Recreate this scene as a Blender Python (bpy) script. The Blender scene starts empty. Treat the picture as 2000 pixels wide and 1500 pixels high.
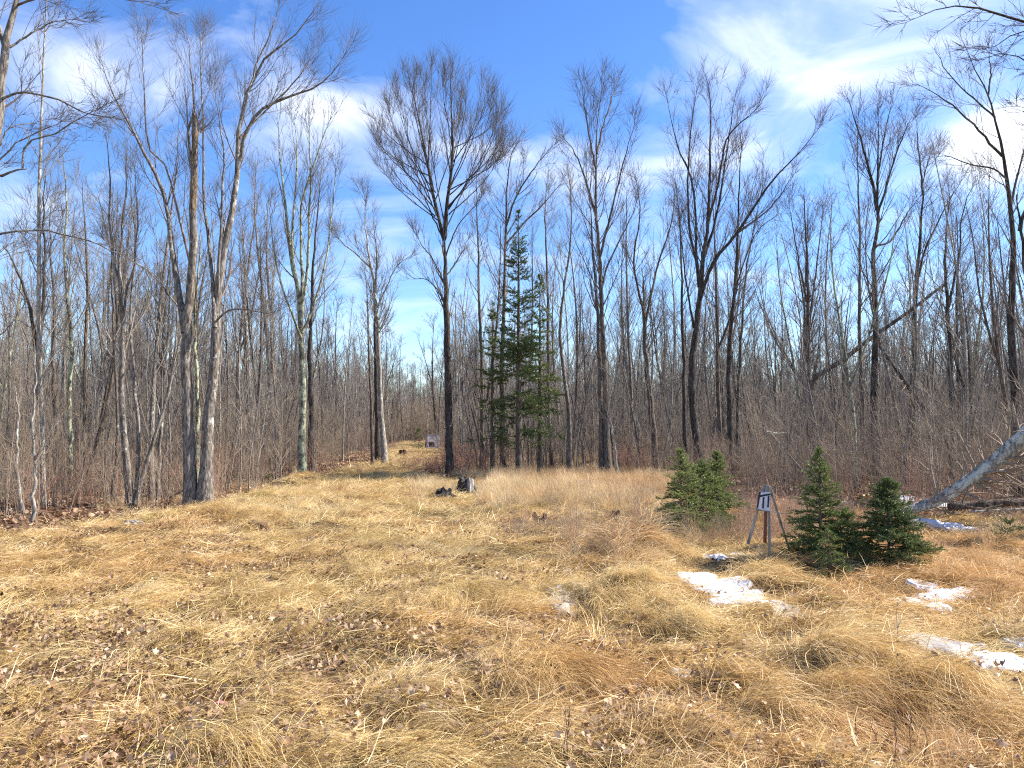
import bpy, math, numpy as np
from mathutils import Vector, Matrix
R = math.radians
scene = bpy.context.scene
C = scene.collection

# ------------------------------------------------------------------ camera
FPX, HOR, CAMZ = 1511.0, 836.0, 1.62          # focal length and horizon row in pixels of the 2000 px wide photograph
PITCH = math.atan((HOR - 750) / FPX)
cd = bpy.data.cameras.new('camera'); cam = bpy.data.objects.new('camera', cd); C.objects.link(cam)
cd.sensor_width = 36; cd.lens = 36 * FPX / 2000; cd.clip_start = 0.05; cd.clip_end = 3000
cam.location = (0, 0, CAMZ); cam.rotation_euler = (R(90) + PITCH, 0, 0)
scene.camera = cam

# ------------------------------------------------------------------ light
SUN_AZ, SUN_EL = 80.0, 42.0                    # degrees right of the view direction, degrees up
scene.view_settings.view_transform = 'Standard'; scene.view_settings.look = 'None'
scene.view_settings.gamma = 1; scene.view_settings.use_curve_mapping = False
scene.view_settings.exposure = 1.25
sd = Vector((math.sin(R(SUN_AZ)) * math.cos(R(SUN_EL)), math.cos(R(SUN_AZ)) * math.cos(R(SUN_EL)), math.sin(R(SUN_EL))))
sl = bpy.data.lights.new('sun', 'SUN'); sl.energy = 4.6; sl.angle = R(0.5); sl.color = (1, 0.945, 0.86)
so = bpy.data.objects.new('sun', sl); C.objects.link(so); so.rotation_euler = sd.to_track_quat('Z', 'Y').to_euler()
so.location = (20, 10, 30)

def px(u, v, Y):
    """world point at distance Y in front of the camera that the photograph shows at pixel u, v"""
    x, z = (u - 1000) / FPX, (750 - v) / FPX
    c, s = math.cos(PITCH), math.sin(PITCH)
    dy, dz = c - z * s, s + z * c
    return np.array([x * Y / dy, Y, CAMZ + dz * Y / dy])

def nodes_of(m):
    m.use_nodes = True; nt = m.node_tree; nt.nodes.clear(); return nt, nt.nodes, nt.links

w = bpy.data.worlds.new('World'); scene.world = w
nt, N, L = nodes_of(w)
def nd(N, typ, **kw):
    n = N.new(typ)
    for k, v in kw.items():
        if k == 'ins':
            for a, b in v.items(): n.inputs[a].default_value = b
        else: setattr(n, k, v)
    return n
def math_(N, L, op, a, b=None, c=None, clamp=False):
    n = N.new('ShaderNodeMath'); n.operation = op; n.use_clamp = clamp
    for i, x in enumerate((a, b, c)):
        if x is None: continue
        if isinstance(x, (int, float)): n.inputs[i].default_value = x
        else: L.new(x, n.inputs[i])
    return n.outputs[0]
def ramp(N, L, fac, stops, interp='LINEAR'):
    n = N.new('ShaderNodeValToRGB'); n.color_ramp.interpolation = interp
    e = n.color_ramp.elements
    while len(e) > 1: e.remove(e[-1])
    for i, (p, c) in enumerate(stops):
        q = e[0] if i == 0 else e.new(p)
        q.position = p; q.color = (*c, 1) if len(c) == 3 else c
    L.new(fac, n.inputs[0]); return n.outputs[0]

sky = nd(N, 'ShaderNodeTexSky', sky_type='NISHITA', sun_disc=False, sun_elevation=R(SUN_EL), sun_rotation=R(SUN_AZ),
         air_density=1.0, dust_density=0.3, ozone_density=3.0, altitude=200)
hs = nd(N, 'ShaderNodeHueSaturation', ins={'Hue': .511, 'Saturation': 1.24, 'Value': 1.12}); L.new(sky.outputs[0], hs.inputs['Color'])
tc = nd(N, 'ShaderNodeTexCoord'); sp = nd(N, 'ShaderNodeSeparateXYZ'); L.new(tc.outputs['Generated'], sp.inputs[0])
zz = math_(N, L, 'ADD', math_(N, L, 'MAXIMUM', sp.outputs[2], 0.0), 0.22)
cb = nd(N, 'ShaderNodeCombineXYZ')
L.new(math_(N, L, 'DIVIDE', sp.outputs[0], zz), cb.inputs[0]); L.new(math_(N, L, 'DIVIDE', sp.outputs[1], zz), cb.inputs[1])
mp = nd(N, 'ShaderNodeMapping', ins={'Rotation': (0, 0, R(-24)), 'Scale': (1.0, 1.35, 1), 'Location': (0.4, 0.1, 0)}); L.new(cb.outputs[0], mp.inputs[0])
n1 = nd(N, 'ShaderNodeTexNoise', ins={'Scale': 2.1, 'Detail': 9, 'Roughness': 0.58, 'Distortion': 0.75}); L.new(mp.outputs[0], n1.inputs['Vector'])
nB = nd(N, 'ShaderNodeTexNoise', ins={'Scale': 1.0, 'Detail': 3, 'Roughness': 0.5}); L.new(mp.outputs[0], nB.inputs['Vector'])
# banks of cloud: directions, half width, weight
acc = math_(N, L, 'MULTIPLY', math_(N, L, 'SUBTRACT', nB.outputs[0], 0.58), 0.5)
for (u, v, wd, wt, fl) in ((1720, 30, .36, .33, 1.8), (1400, 110, .2, .10, 2.0), (430, 190, .42, .16, 4.5), (700, 215, .2, .22, 5.0), (40, 90, .25, .2, 2.0),
                       (960, 290, .16, .17, 8.0), (1300, 320, .3, .10, 4.0), (1975, 275, .10, .75, 1.8), (1690, 440, .08, .2, 3), (1030, 60, .2, -.2, 1.5), (1620, 240, .16, -.12, 2.2),
                       (650, 40, .2, -.05, 1.5)):
    d = Vector(px(u, v, 10) - np.array([0, 0, CAMZ])).normalized()
    sb = nd(N, 'ShaderNodeVectorMath', operation='SUBTRACT', ins={1: d}); L.new(tc.outputs['Generated'], sb.inputs[0])
    ml = nd(N, 'ShaderNodeVectorMath', operation='MULTIPLY', ins={1: (1, 1, fl)}); L.new(sb.outputs[0], ml.inputs[0])
    ln = nd(N, 'ShaderNodeVectorMath', operation='LENGTH'); L.new(ml.outputs[0], ln.inputs[0])
    mr = nd(N, 'ShaderNodeMapRange', interpolation_type='SMOOTHSTEP', ins={'From Min': 0, 'From Max': wd, 'To Min': wt, 'To Max': 0}); L.new(ln.outputs[1], mr.inputs[0])
    acc = math_(N, L, 'ADD', acc, mr.outputs[0])
cl = math_(N, L, 'ADD', math_(N, L, 'MULTIPLY', math_(N, L, 'SUBTRACT', n1.outputs[0], .125), 1.3), acc)
cm = ramp(N, L, cl, [(0.43, (0, 0, 0)), (0.64, (.26, .26, .26)), (0.88, (.80, .80, .80)), (1, (1, 1, 1))])
lowfade = nd(N, 'ShaderNodeMapRange', ins={'From Min': 0.0, 'From Max': 0.2, 'To Min': 0.35, 'To Max': 0.9}); L.new(sp.outputs[2], lowfade.inputs[0])
cf = math_(N, L, 'MULTIPLY', cm, lowfade.outputs[0], clamp=True) if False else math_(N, L, 'MULTIPLY', cm, lowfade.outputs[0])
mx = nd(N, 'ShaderNodeMix', data_type='RGBA'); L.new(cf, mx.inputs[0]); L.new(hs.outputs[0], mx.inputs[6]); mx.inputs[7].default_value = (6.6, 6.75, 7.0, 1)
bg = nd(N, 'ShaderNodeBackground', ins={'Strength': 0.1}); L.new(mx.outputs[2], bg.inputs[0])
wo = nd(N, 'ShaderNodeOutputWorld'); L.new(bg.outputs[0], wo.inputs[0])

cy = scene.cycles
cy.max_bounces = 5; cy.diffuse_bounces = 2; cy.glossy_bounces = 1; cy.transmission_bounces = 3; cy.transparent_max_bounces = 4
cy.use_denoising = False; cy.filter_width = 1.15; cy.sample_clamp_indirect = 6
cy.caustics_reflective = False; cy.caustics_refractive = False

# ------------------------------------------------------------------ helpers
rng = np.random.default_rng(11)
def vnoise(x, y, seed=0):
    xi = np.floor(x).astype(np.int64); yi = np.floor(y).astype(np.int64); xf = x - xi; yf = y - yi
    def h(a, b):
        n = (a * 374761393 + b * 668265263 + seed * 1442695041) & 0x7fffffff
        n = ((n ^ (n >> 13)) * 1274126177) & 0x7fffffff
        return ((n ^ (n >> 16)) & 0xffff) / 65535.0
    sx = xf * xf * (3 - 2 * xf); sy = yf * yf * (3 - 2 * yf)
    a = h(xi, yi); b = h(xi + 1, yi); c = h(xi, yi + 1); d = h(xi + 1, yi + 1)
    return (a + (b - a) * sx) * (1 - sy) + (c + (d - c) * sx) * sy
def fbm(x, y, seed=0, o=4):
    s = 0; a = 0.5; t = 0
    for i in range(o):
        s = s + a * vnoise(x, y, seed + i * 17); t += a; x = x * 2.03 + 5.3; y = y * 2.03 + 1.7; a *= 0.5
    return s / t
def in_poly(x, y, poly):
    x = np.asarray(x, float); y = np.asarray(y, float); r = np.zeros(x.shape, bool); n = len(poly)
    for i in range(n):
        x1, y1 = poly[i][:2]; x2, y2 = poly[(i + 1) % n][:2]
        c = ((y1 > y) != (y2 > y)) & (x < (x2 - x1) * (y - y1) / ((y2 - y1) or 1e-9) + x1); r ^= c
    return r
def G(u, v):                                     # flat ground point under pixel u, v
    x, z = (u - 1000) / FPX, (750 - v) / FPX
    c, s = math.cos(PITCH), math.sin(PITCH); dy, dz = c - z * s, s + z * c
    k = -CAMZ / dz
    return np.array([x * k, dy * k, 0.0])
def vrow(y): return HOR + CAMZ * FPX / np.maximum(y, .5)
def ucol(x, y): return 1000 + FPX * x / np.maximum(y, .5)

FIELD = [tuple(G(u, v)[:2]) for u, v in ((-500, 1075), (60, 1038), (250, 1008), (390, 990), (520, 955), (590, 934), (680, 914), (740, 896), (775, 876), (797, 862),
         (868, 862), (866, 882), (838, 902), (818, 925), (850, 940), (940, 940), (1000, 936), (1100, 938), (1280, 934), (1335, 960), (1450, 985), (1700, 1003), (1850, 1012), (2500, 1015))]
FIELD += [(22, -6), (-22, -6)]

DIPS = []          # (x, y, r, depth) hollows where snow lies
SNOW = [  # u, v, width px, height px, label
 (1372, 1122, 90, 26, 'snow streak at the back left of the big snow below the target stand'),
 (1425, 1142, 105, 32, 'widest white snow patch in the grass below the target stand'),
 (1436, 1166, 110, 26, 'tapering snow strip nearest the viewer below the target stand'),
 (1392, 1083, 50, 18, 'small snow scrap left of the target stand near brown brush'),
 (1440, 1084, 22, 12, 'little snow lump just left of the target stand legs'),
 (1845, 1154, 120, 20, 'long snow strip in the grass in front of the bushy right spruce'),
 (1795, 1176, 74, 22, 'pointed snow patch in front of the bushy right spruce'),
 (1800, 1136, 38, 12, 'smallest snow scrap behind the long strip before the right spruce'),
 (1845, 1029, 110, 20, 'broad snow bank behind the right spruce below the fallen logs'),
 (1830, 1244, 150, 30, 'grey icy snow sheet in the grass near the right edge'),
 (1965, 1280, 120, 30, 'white snow patch cut by the right edge of the picture'),
 (1096, 1172, 46, 34, 'lone grey-white snow patch in the middle of the matted grass'),
 (1112, 1114, 18, 14, 'tiny round snow lump in a tussock in mid field'),
 (1534, 1192, 50, 32, 'grey melting snow lump in grass right of the big patch'),
 (1548, 1228, 20, 9, 'tiny white snow dot below the grey melting lump'),
 (1345, 1312, 80, 14, 'faint icy streak in the grass in the lower middle'),
 (1700, 1478, 60, 28, 'small snow scrap under the grass at the bottom right'),
 (1990, 1250, 30, 16, 'snow crumb at the right edge above the cut-off patch'),
 (1800, 980, 70, 12, 'snow dusting lying along the root end of the fallen trunk'),
]
for (u, v, wpx, hpx, lab) in SNOW:
    g = G(u, v); DIPS.append((g[0], g[1], wpx / FPX * g[1] * .5))

def hgt(x, y):
    x = np.asarray(x, float); y = np.asarray(y, float)
    d = np.hypot(x, y)
    near = np.clip((60 - d) / 40, 0, 1)
    z = 0.16 * (fbm(x / 7, y / 7, 3, 3) - .5)
    rid = np.abs(fbm(x / 1.5 + .3 * y, y / 1.1, 9, 3) - .5) * 2
    right = np.clip((ucol(x, y) - 1050) / 500, 0, 1)
    z = z + near * (0.10 + .10 * right) * (0.28 - rid) + near * 0.21 * (fbm(x / .5, y / .4, 21, 3) - .5)
    # hummocks of straw
    for (u, v, a, r) in MOUNDS:
        g = G(u, v); z = z + a * np.exp(-(((x - g[0]) / r) ** 2 + ((y - g[1]) / (r * .8)) ** 2))
    for (sx, sy, sr) in DIPS:
        k = np.exp(-(((x - sx) / (sr * 1.2)) ** 2 + ((y - sy) / (sr * .9 + .1)) ** 2)); z = z * (1 - .8 * k) - .05 * k
    return z - 0.02
MOUNDS = [(592, 945, .28, .8), (560, 975, .14, .8), (870, 1045, .06, .5), (500, 1040, .10, .3), (1262, 1082, .27, .45), (1225, 1165, .12, .4), (1310, 1030, .17, .6), (880, 1180, .10, .4), (1650, 1300, .10, .3), (1430, 1340, .11, .28), (1360, 1215, .10, .3), (1060, 1330, .10, .35), (760, 1090, .12, .7), (700, 1230, .09, .5), (330, 1110, .09, .8), (1040, 1000, .10, .8),
          (480, 1010, .12, .9), (620, 1030, .09, .35), (1250, 1010, .12, .9), (1780, 1360, .13, .3), (1580, 1390, .11, .3), (1000, 1240, .06, .4), (1500, 1180, .08, .5)]
def gz(x, y): return float(hgt(np.array([x]), np.array([y]))[0])

def mesh_obj(name, parts, mats, parent=None, smooth=True, vcol=None, loc=None, link=True):
    """parts: list of (V, F, material index); F is (n,3) or (n,4)"""
    me = bpy.data.meshes.new(name); vs, tot, loops, starts, mi = [], 0, [], [], []
    ls = 0
    for V, F, m in parts:
        V = np.asarray(V, np.float32).reshape(-1, 3); F = np.asarray(F, np.int64)
        vs.append(V); k = F.shape[1]
        loops.append((F + tot).ravel()); starts.append(ls + np.arange(len(F)) * k); ls += F.size
        mi.append(np.full(len(F), m)); tot += len(V)
    V = np.concatenate(vs); 
    if loc is not None: V = V - np.asarray(loc, np.float32)
    lo = np.concatenate(loops).astype(np.int32); st = np.concatenate(starts).astype(np.int32)
    me.vertices.add(len(V)); me.vertices.foreach_set('co', V.ravel())
    me.loops.add(len(lo)); me.loops.foreach_set('vertex_index', lo)
    me.polygons.add(len(st)); me.polygons.foreach_set('loop_start', st)
    me.polygons.foreach_set('material_index', np.concatenate(mi).astype(np.int32))
    for m in mats: me.materials.append(m)
    if vcol is not None:
        a = me.attributes.new('tint', 'FLOAT', 'POINT'); a.data.foreach_set('value', np.asarray(vcol, np.float32))
    me.update(calc_edges=True)
    me.polygons.foreach_set('use_smooth', np.full(len(st), smooth)); me.validate()
    o = bpy.data.objects.new(name, me)
    if link: C.objects.link(o)
    if loc is not None: o.location = loc
    if parent is not None:
        o.parent = parent
    return o
def tag(o, label=None, cat=None, group=None, kind=None):
    if label: o['label'] = label
    if cat: o['category'] = cat
    if group: o['group'] = group
    if kind: o['kind'] = kind
    return o
def empty(name, loc, rz=0):
    o = bpy.data.objects.new(name, None); C.objects.link(o); o.location = loc; o.rotation_euler = (0, 0, rz)
    o.empty_display_size = .2; return o
def norm(v): return v / np.maximum(np.linalg.norm(v, axis=-1, keepdims=True), 1e-9)

def tubes(P, Rr, S):
    P = np.asarray(P, float); Rr = np.asarray(Rr, float); n, K, _ = P.shape
    T = np.empty_like(P); T[:, 1:-1] = P[:, 2:] - P[:, :-2]; T[:, 0] = P[:, 1] - P[:, 0]; T[:, -1] = P[:, -1] - P[:, -2]; T = norm(T)
    m = np.abs(norm(P[:, -1] - P[:, 0])); ref = np.zeros((n, 3)); ref[np.arange(n), np.argmin(m, axis=1)] = 1
    A = norm(np.cross(T, ref[:, None, :])); B = np.cross(T, A)
    th = np.arange(S) * 2 * np.pi / S
    r = Rr[:, :, None, None] if Rr.ndim == 2 else Rr[..., None]
    V = P[:, :, None, :] + r * (A[:, :, None, :] * np.cos(th)[None, None, :, None] + B[:, :, None, :] * np.sin(th)[None, None, :, None])
    b = (np.arange(n) * K * S)[:, None, None]; k = (np.arange(K - 1) * S)[None, :, None]; s = np.arange(S)[None, None, :]; s2 = (s + 1) % S
    F = np.stack([b + k + s, b + k + s2, b + k + S + s2, b + k + S + s], -1).reshape(-1, 4)
    return V.reshape(-1, 3), F

def spline(pts, K):
    pts = np.asarray(pts, float)
    if len(pts) == 2: return pts[0] + (pts[1] - pts[0]) * np.linspace(0, 1, K)[:, None]
    d = np.r_[0, np.cumsum(np.linalg.norm(np.diff(pts[:, :3], axis=0), axis=1))]; d /= d[-1]
    p = np.vstack([2 * pts[0] - pts[1], pts, 2 * pts[-1] - pts[-2]]); out = []
    for t in np.linspace(0, 1, K):
        i = min(np.searchsorted(d, t, side='right') - 1, len(pts) - 2); f = (t - d[i]) / max(d[i + 1] - d[i], 1e-9)
        a, b, c, e = p[i], p[i + 1], p[i + 2], p[i + 3]
        out.append(.5 * (2 * b + (c - a) * f + (2 * a - 5 * b + 4 * c - e) * f * f + (3 * b - a - 3 * c + e) * f ** 3))
    return np.array(out)

def grow(P, Rr, cnt, t0, t1, Ln, ang, K=5, trop=.2, wob=.1, rr=.55, rmin=.006, lt=.5, flat=0., rtip=.6, updir=(0, 0, 1)):
    n, Kp, _ = P.shape
    cnt = np.full(n, cnt) if np.isscalar(cnt) else np.asarray(cnt)
    idx = np.repeat(np.arange(n), cnt); M = len(idx)
    t = t0 + (t1 - t0) * rng.random(M); f = t * (Kp - 1); i = np.minimum(f.astype(int), Kp - 2); f = (f - i)[:, None]
    base = P[idx, i] * (1 - f) + P[idx, i + 1] * f; T = norm(P[idx, i + 1] - P[idx, i])
    rb = Rr[idx, i] * (1 - f[:, 0]) + Rr[idx, i + 1] * f[:, 0]
    rv = rng.normal(size=(M, 3)); rv[:, 2] *= (1 - flat)
    pr = norm(rv - T * (rv * T).sum(1, keepdims=True))
    a = ang * (1 + .25 * rng.normal(size=M))[:, None]
    d = norm(T * np.cos(a) + pr * np.sin(a))
    Lc = (Ln if np.isscalar(Ln) else np.asarray(Ln)[idx]) * (1 - lt * (t - t0) / max(t1 - t0, 1e-6)) * rng.uniform(.55, 1.2, M)
    st = Lc / (K - 1); Q = np.empty((M, K, 3)); Q[:, 0] = base; up = np.array(updir, float)
    for k in range(1, K):
        Q[:, k] = Q[:, k - 1] + d * st[:, None]
        d = norm(d + up * trop + rng.normal(size=(M, 3)) * wob)
    r0 = np.maximum(rb * rr, rmin); tt = np.linspace(0, 1, K)[None]
    r = r0[:, None] * (1 - tt) + np.minimum(r0 * .5, rmin)[:, None] * rtip * tt
    return Q, r

# ------------------------------------------------------------------ materials
def principled(N, L, color=None, rough=.8, bump=None, bstr=.4, bdist=.02, spec=.3):
    b = nd(N, 'ShaderNodeBsdfPrincipled', ins={'Roughness': rough, 'Specular IOR Level': spec})
    if color is not None:
        if isinstance(color, tuple): b.inputs['Base Color'].default_value = (*color, 1)
        else: L.new(color, b.inputs['Base Color'])
    if bump is not None:
        bp = nd(N, 'ShaderNodeBump', ins={'Strength': bstr, 'Distance': bdist}); L.new(bump, bp.inputs['Height']); L.new(bp.outputs[0], b.inputs['Normal'])
    o = nd(N, 'ShaderNodeOutputMaterial'); L.new(b.outputs[0], o.inputs[0]); return b
def coords(N, L, sc=(1, 1, 1), kind='Object'):
    t = nd(N, 'ShaderNodeTexCoord'); m = nd(N, 'ShaderNodeMapping', ins={'Scale': sc}); L.new(t.outputs[kind], m.inputs[0]); return m.outputs[0]
def noise(N, L, vec, s, d=4, r=.55, dist=0.):
    n = nd(N, 'ShaderNodeTexNoise', ins={'Scale': s, 'Detail': d, 'Roughness': r, 'Distortion': dist}); L.new(vec, n.inputs['Vector']); return n.outputs[0]
def mixc(N, L, fac, a, b, mode='MIX'):
    n = nd(N, 'ShaderNodeMix', data_type='RGBA', blend_type=mode)
    for s, x in ((0, fac), (6, a), (7, b)):
        if isinstance(x, (int, float)): n.inputs[s].default_value = x
        elif isinstance(x, tuple): n.inputs[s].default_value = (*x, 1)
        else: L.new(x, n.inputs[s])
    return n.outputs[2]
def bark(name, dark, light, lichen=(.42, .44, .34), lamt=.62, zs=.25):
    m = bpy.data.materials.new(name); nt, N, L = nodes_of(m)
    fis = noise(N, L, coords(N, L, (1, 1, zs)), 26, 5, .65, .3)
    big = noise(N, L, coords(N, L, (1, 1, .5)), 1.7, 3)
    c = ramp(N, L, fis, [(.34, tuple(x * .45 for x in dark)), (.47, dark), (.62, light)])
    c = mixc(N, L, ramp(N, L, big, [(.35, (0, 0, 0)), (.7, (1, 1, 1))]), c, tuple(x * 1.25 for x in light), 'SOFT_LIGHT')
    ln = noise(N, L, coords(N, L, (1, 1, .7)), 7, 5, .7); lb = noise(N, L, coords(N, L, (1, 1, .4)), .8, 2)
    lm = ramp(N, L, math_(N, L, 'ADD', ln, math_(N, L, 'MULTIPLY', math_(N, L, 'SUBTRACT', lb, .5), .5)), [(lamt, (0, 0, 0)), (lamt + .05, (1, 1, 1))])
    c = mixc(N, L, math_(N, L, 'MULTIPLY', lm, .75), c, lichen)
    principled(N, L, c, .9, fis, .9, .03, .15); return m
B_GREY = bark('bark_grey', (0.155, 0.132, 0.113), (0.338, 0.304, 0.263), (0.540, 0.527, 0.459), .60)
B_BROWN = bark('bark_brown', (0.119, 0.095, 0.077), (0.252, 0.210, 0.175), (0.420, 0.420, 0.350), .64)
B_DARK = bark('bark_dark', (0.074, 0.062, 0.054), (0.169, 0.142, 0.121), (0.270, 0.284, 0.257), .66)
B_LICH = bark('bark_lichen', (.13, .12, .095), (.28, .265, .21), (.50, .53, .33), .47)
B_PALE = bark('bark_pale', (0.237, 0.213, 0.181), (0.450, 0.419, 0.369), (0.625, 0.625, 0.525), .55)
B_SNAG = bark('bark_bare_wood', (.16, .12, .085), (.33, .26, .185), (.35, .30, .22), .7)
def twigmat(name, a, b):
    m = bpy.data.materials.new(name); nt, N, L = nodes_of(m)
    oi = nd(N, 'ShaderNodeObjectInfo'); g = nd(N, 'ShaderNodeNewGeometry')
    n = noise(N, L, g.outputs['Position'], 1.3, 3)
    f = math_(N, L, 'ADD', math_(N, L, 'MULTIPLY', oi.outputs['Random'], .45), math_(N, L, 'MULTIPLY', n, .6), clamp=True)
    principled(N, L, ramp(N, L, f, [(.2, a), (.8, b)]), .75, spec=.2); return m
T_BROWN = twigmat('twig_brown', (.095, .078, .070), (.205, .172, .150))
T_GREY = twigmat('twig_grey', (.155, .132, .106), (.33, .285, .23))
T_RED = twigmat('twig_red', (.36, .18, .12), (.54, .33, .23))
T_BRUSH = twigmat('twig_brush', (.175, .128, .09), (.38, .295, .21))

def grassmat(name, dark, mid, light, green=(.16, .19, .05), gam=.0, transl=.35, patch=True):
    m = bpy.data.materials.new(name); nt, N, L = nodes_of(m)
    at = nd(N, 'ShaderNodeAttribute', attribute_name='tint'); oi = nd(N, 'ShaderNodeObjectInfo'); g = nd(N, 'ShaderNodeNewGeometry')
    p1 = noise(N, L, g.outputs['Position'], 1.9, 5, .66); p2 = noise(N, L, g.outputs['Position'], .28, 3, .6)
    f = math_(N, L, 'ADD', math_(N, L, 'MULTIPLY', at.outputs['Fac'], .52), math_(N, L, 'MULTIPLY', oi.outputs['Random'], .42))
    f = math_(N, L, 'ADD', f, math_(N, L, 'MULTIPLY', math_(N, L, 'SUBTRACT', p1, .50), 1.5), clamp=True)
    c = ramp(N, L, f, [(.02, dark), (.42, mid), (.92, light)])
    if patch:
        sx = nd(N, 'ShaderNodeSeparateXYZ'); L.new(g.outputs['Position'], sx.inputs[0])
        # browner, redder growth on the wet right side of the field
        rt = nd(N, 'ShaderNodeMapRange', ins={'From Min': -.5, 'From Max': 5, 'To Min': 0, 'To Max': .30}); L.new(sx.outputs[0], rt.inputs[0])
        rn = ramp(N, L, math_(N, L, 'ADD', p2, math_(N, L, 'MULTIPLY', rt.outputs[0], .5)), [(.48, (0, 0, 0)), (.68, (1, 1, 1))])
        c = mixc(N, L, math_(N, L, 'MULTIPLY', rn, .62), c, mixc(N, L, 1.0, c, (.86, .63, .50), 'MULTIPLY'))
    gn = noise(N, L, g.outputs['Position'], .9, 3, .6)
    gm = ramp(N, L, math_(N, L, 'ADD', gn, math_(N, L, 'MULTIPLY', math_(N, L, 'SUBTRACT', oi.outputs['Random'], .5), .10)), [(.60 - gam, (0, 0, 0)), (.72 - gam, (1, 1, 1))])
    c = mixc(N, L, math_(N, L, 'MULTIPLY', gm, .42), c, green)
    df = nd(N, 'ShaderNodeBsdfDiffuse'); tr = nd(N, 'ShaderNodeBsdfTranslucent'); ms = nd(N, 'ShaderNodeMixShader', ins={0: transl})
    L.new(c, df.inputs[0]); L.new(c, tr.inputs[0]); L.new(df.outputs[0], ms.inputs[1]); L.new(tr.outputs[0], ms.inputs[2])
    gl = nd(N, 'ShaderNodeBsdfGlossy', ins={'Roughness': .45, 'Color': (1, .95, .85, 1)}); m2 = nd(N, 'ShaderNodeMixShader', ins={0: .04})
    L.new(ms.outputs[0], m2.inputs[1]); L.new(gl.outputs[0], m2.inputs[2])
    o = nd(N, 'ShaderNodeOutputMaterial'); L.new(m2.outputs[0], o.inputs[0]); return m
STRAW = grassmat('straw', (.22, .13, .05), (.70, .49, .19), (.94, .78, .45), green=(.52, .46, .15))
STRAW_TALL = grassmat('straw_tall', (.38, .25, .12), (.72, .53, .28), (.92, .78, .50), green=(.50, .45, .18))
NEEDLE = grassmat('needles', (.055, .08, .02), (.15, .20, .055), (.31, .35, .11), (.28, .27, .08), .05, .35, False)
NEEDLE_DK = grassmat('needles_dark', (.038, .060, .020), (.10, .145, .044), (.21, .25, .085), (.19, .195, .06), .03, .3, False)
LEAF = grassmat('dead_leaf', (.085, .042, .022), (.29, .165, .085), (.56, .40, .25), (.32, .2, .12), 0, .25, False)

def simple(name, c1, c2, s=8, rough=.85, sc=(1, 1, 1), bstr=.3):
    m = bpy.data.materials.new(name); nt, N, L = nodes_of(m); n = noise(N, L, coords(N, L, sc), s, 5, .65)
    principled(N, L, ramp(N, L, n, [(.32, c1), (.68, c2)]), rough, n, bstr, .02); return m
CHAR = simple('charred_wood', (.006, .006, .007), (.03, .028, .028), 14, .7, (1, 1, .3), .9)
WOODGREY = simple('weathered_wood', (.13, .11, .09), (.46, .42, .36), 22, .85, (1, 1, .08), .6)
WOODRED = simple('reddish_post', (.16, .06, .035), (.27, .12, .075), 9, .8, (1, 1, .15))
PLANK = simple('grey_plank', (.09, .085, .08), (.30, .29, .28), 24, .9, (1, 1, .08), .6)
PALEWOOD = simple('pale_wood', (.16, .15, .145), (.46, .44, .42), 12, .8, (1, 1, .2), .8)
BLACKPAINT = simple('black_paint', (.010, .011, .016), (.03, .03, .04), 9, .6)
PAPER = simple('white_board_paint', (.36, .36, .42), (.74, .74, .80), 16, .8, (1, 1, .35), .4)
TARP = simple('blue_tarp', (.08, .16, .5), (.25, .38, .8), 6, .5)
PLY = simple('weathered_plywood', (.42, .39, .40), (.64, .60, .60), 13, .85, (1, 1, .5))
WHITEW = simple('white_painted_wood', (.62, .6, .56), (.8, .78, .74), 9)
HOLE = simple('interior_shade', (.004, .004, .004), (.012, .012, .012), 8, .95)  # near-black colour paints the shade inside the box opening
ROT = simple('rotten_wood', (.045, .022, .014), (.17, .09, .05), 12, .95, (1, 1, .4), .9)
PINK = simple('pink_ribbon', (.55, .12, .16), (.75, .25, .28), 9)
def snowmat():
    m = bpy.data.materials.new('old_snow'); nt, N, L = nodes_of(m); oi = nd(N, 'ShaderNodeAttribute', attribute_name='icy', attribute_type='OBJECT')
    n = noise(N, L, coords(N, L), 22, 5, .6); n2 = noise(N, L, coords(N, L), 5, 4, .6)
    c = ramp(N, L, n2, [(.3, (.66, .68, .72)), (.6, (.88, .89, .91))])
    c = mixc(N, L, oi.outputs['Fac'], c, mixc(N, L, n, (.15, .13, .11), (.36, .335, .30)))
    b = principled(N, L, c, .5, n, .35, .02, .4); b.inputs['Subsurface Weight'].default_value = 0; return m
SNOWM = snowmat()
def groundmat():
    m = bpy.data.materials.new('soil_and_thatch'); nt, N, L = nodes_of(m); g = nd(N, 'ShaderNodeNewGeometry'); P = g.outputs['Position']
    a = noise(N, L, P, 38, 5, .7); b = noise(N, L, P, 1.1, 4); at = nd(N, 'ShaderNodeAttribute', attribute_name='tint')
    fib = nd(N, 'ShaderNodeMapping', ins={'Scale': (14, 70, 20), 'Rotation': (0, 0, .35)}); L.new(P, fib.inputs[0]); f = noise(N, L, fib.outputs[0], 1, 5, .7, 1.0)
    c = ramp(N, L, math_(N, L, 'ADD', math_(N, L, 'MULTIPLY', f, .7), math_(N, L, 'MULTIPLY', b, .3)), [(.38, (.035, .021, .012)), (.52, (.13, .082, .04)), (.68, (.30, .21, .10))])
    lf = ramp(N, L, math_(N, L, 'ADD', math_(N, L, 'MULTIPLY', a, .75), math_(N, L, 'MULTIPLY', b, .25)), [(.36, (.045, .024, .015)), (.5, (.15, .08, .048)), (.66, (.30, .19, .12))])
    c = mixc(N, L, at.outputs['Fac'], lf, c)
    principled(N, L, c, .95, f, .6, .03, .1); return m

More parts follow.
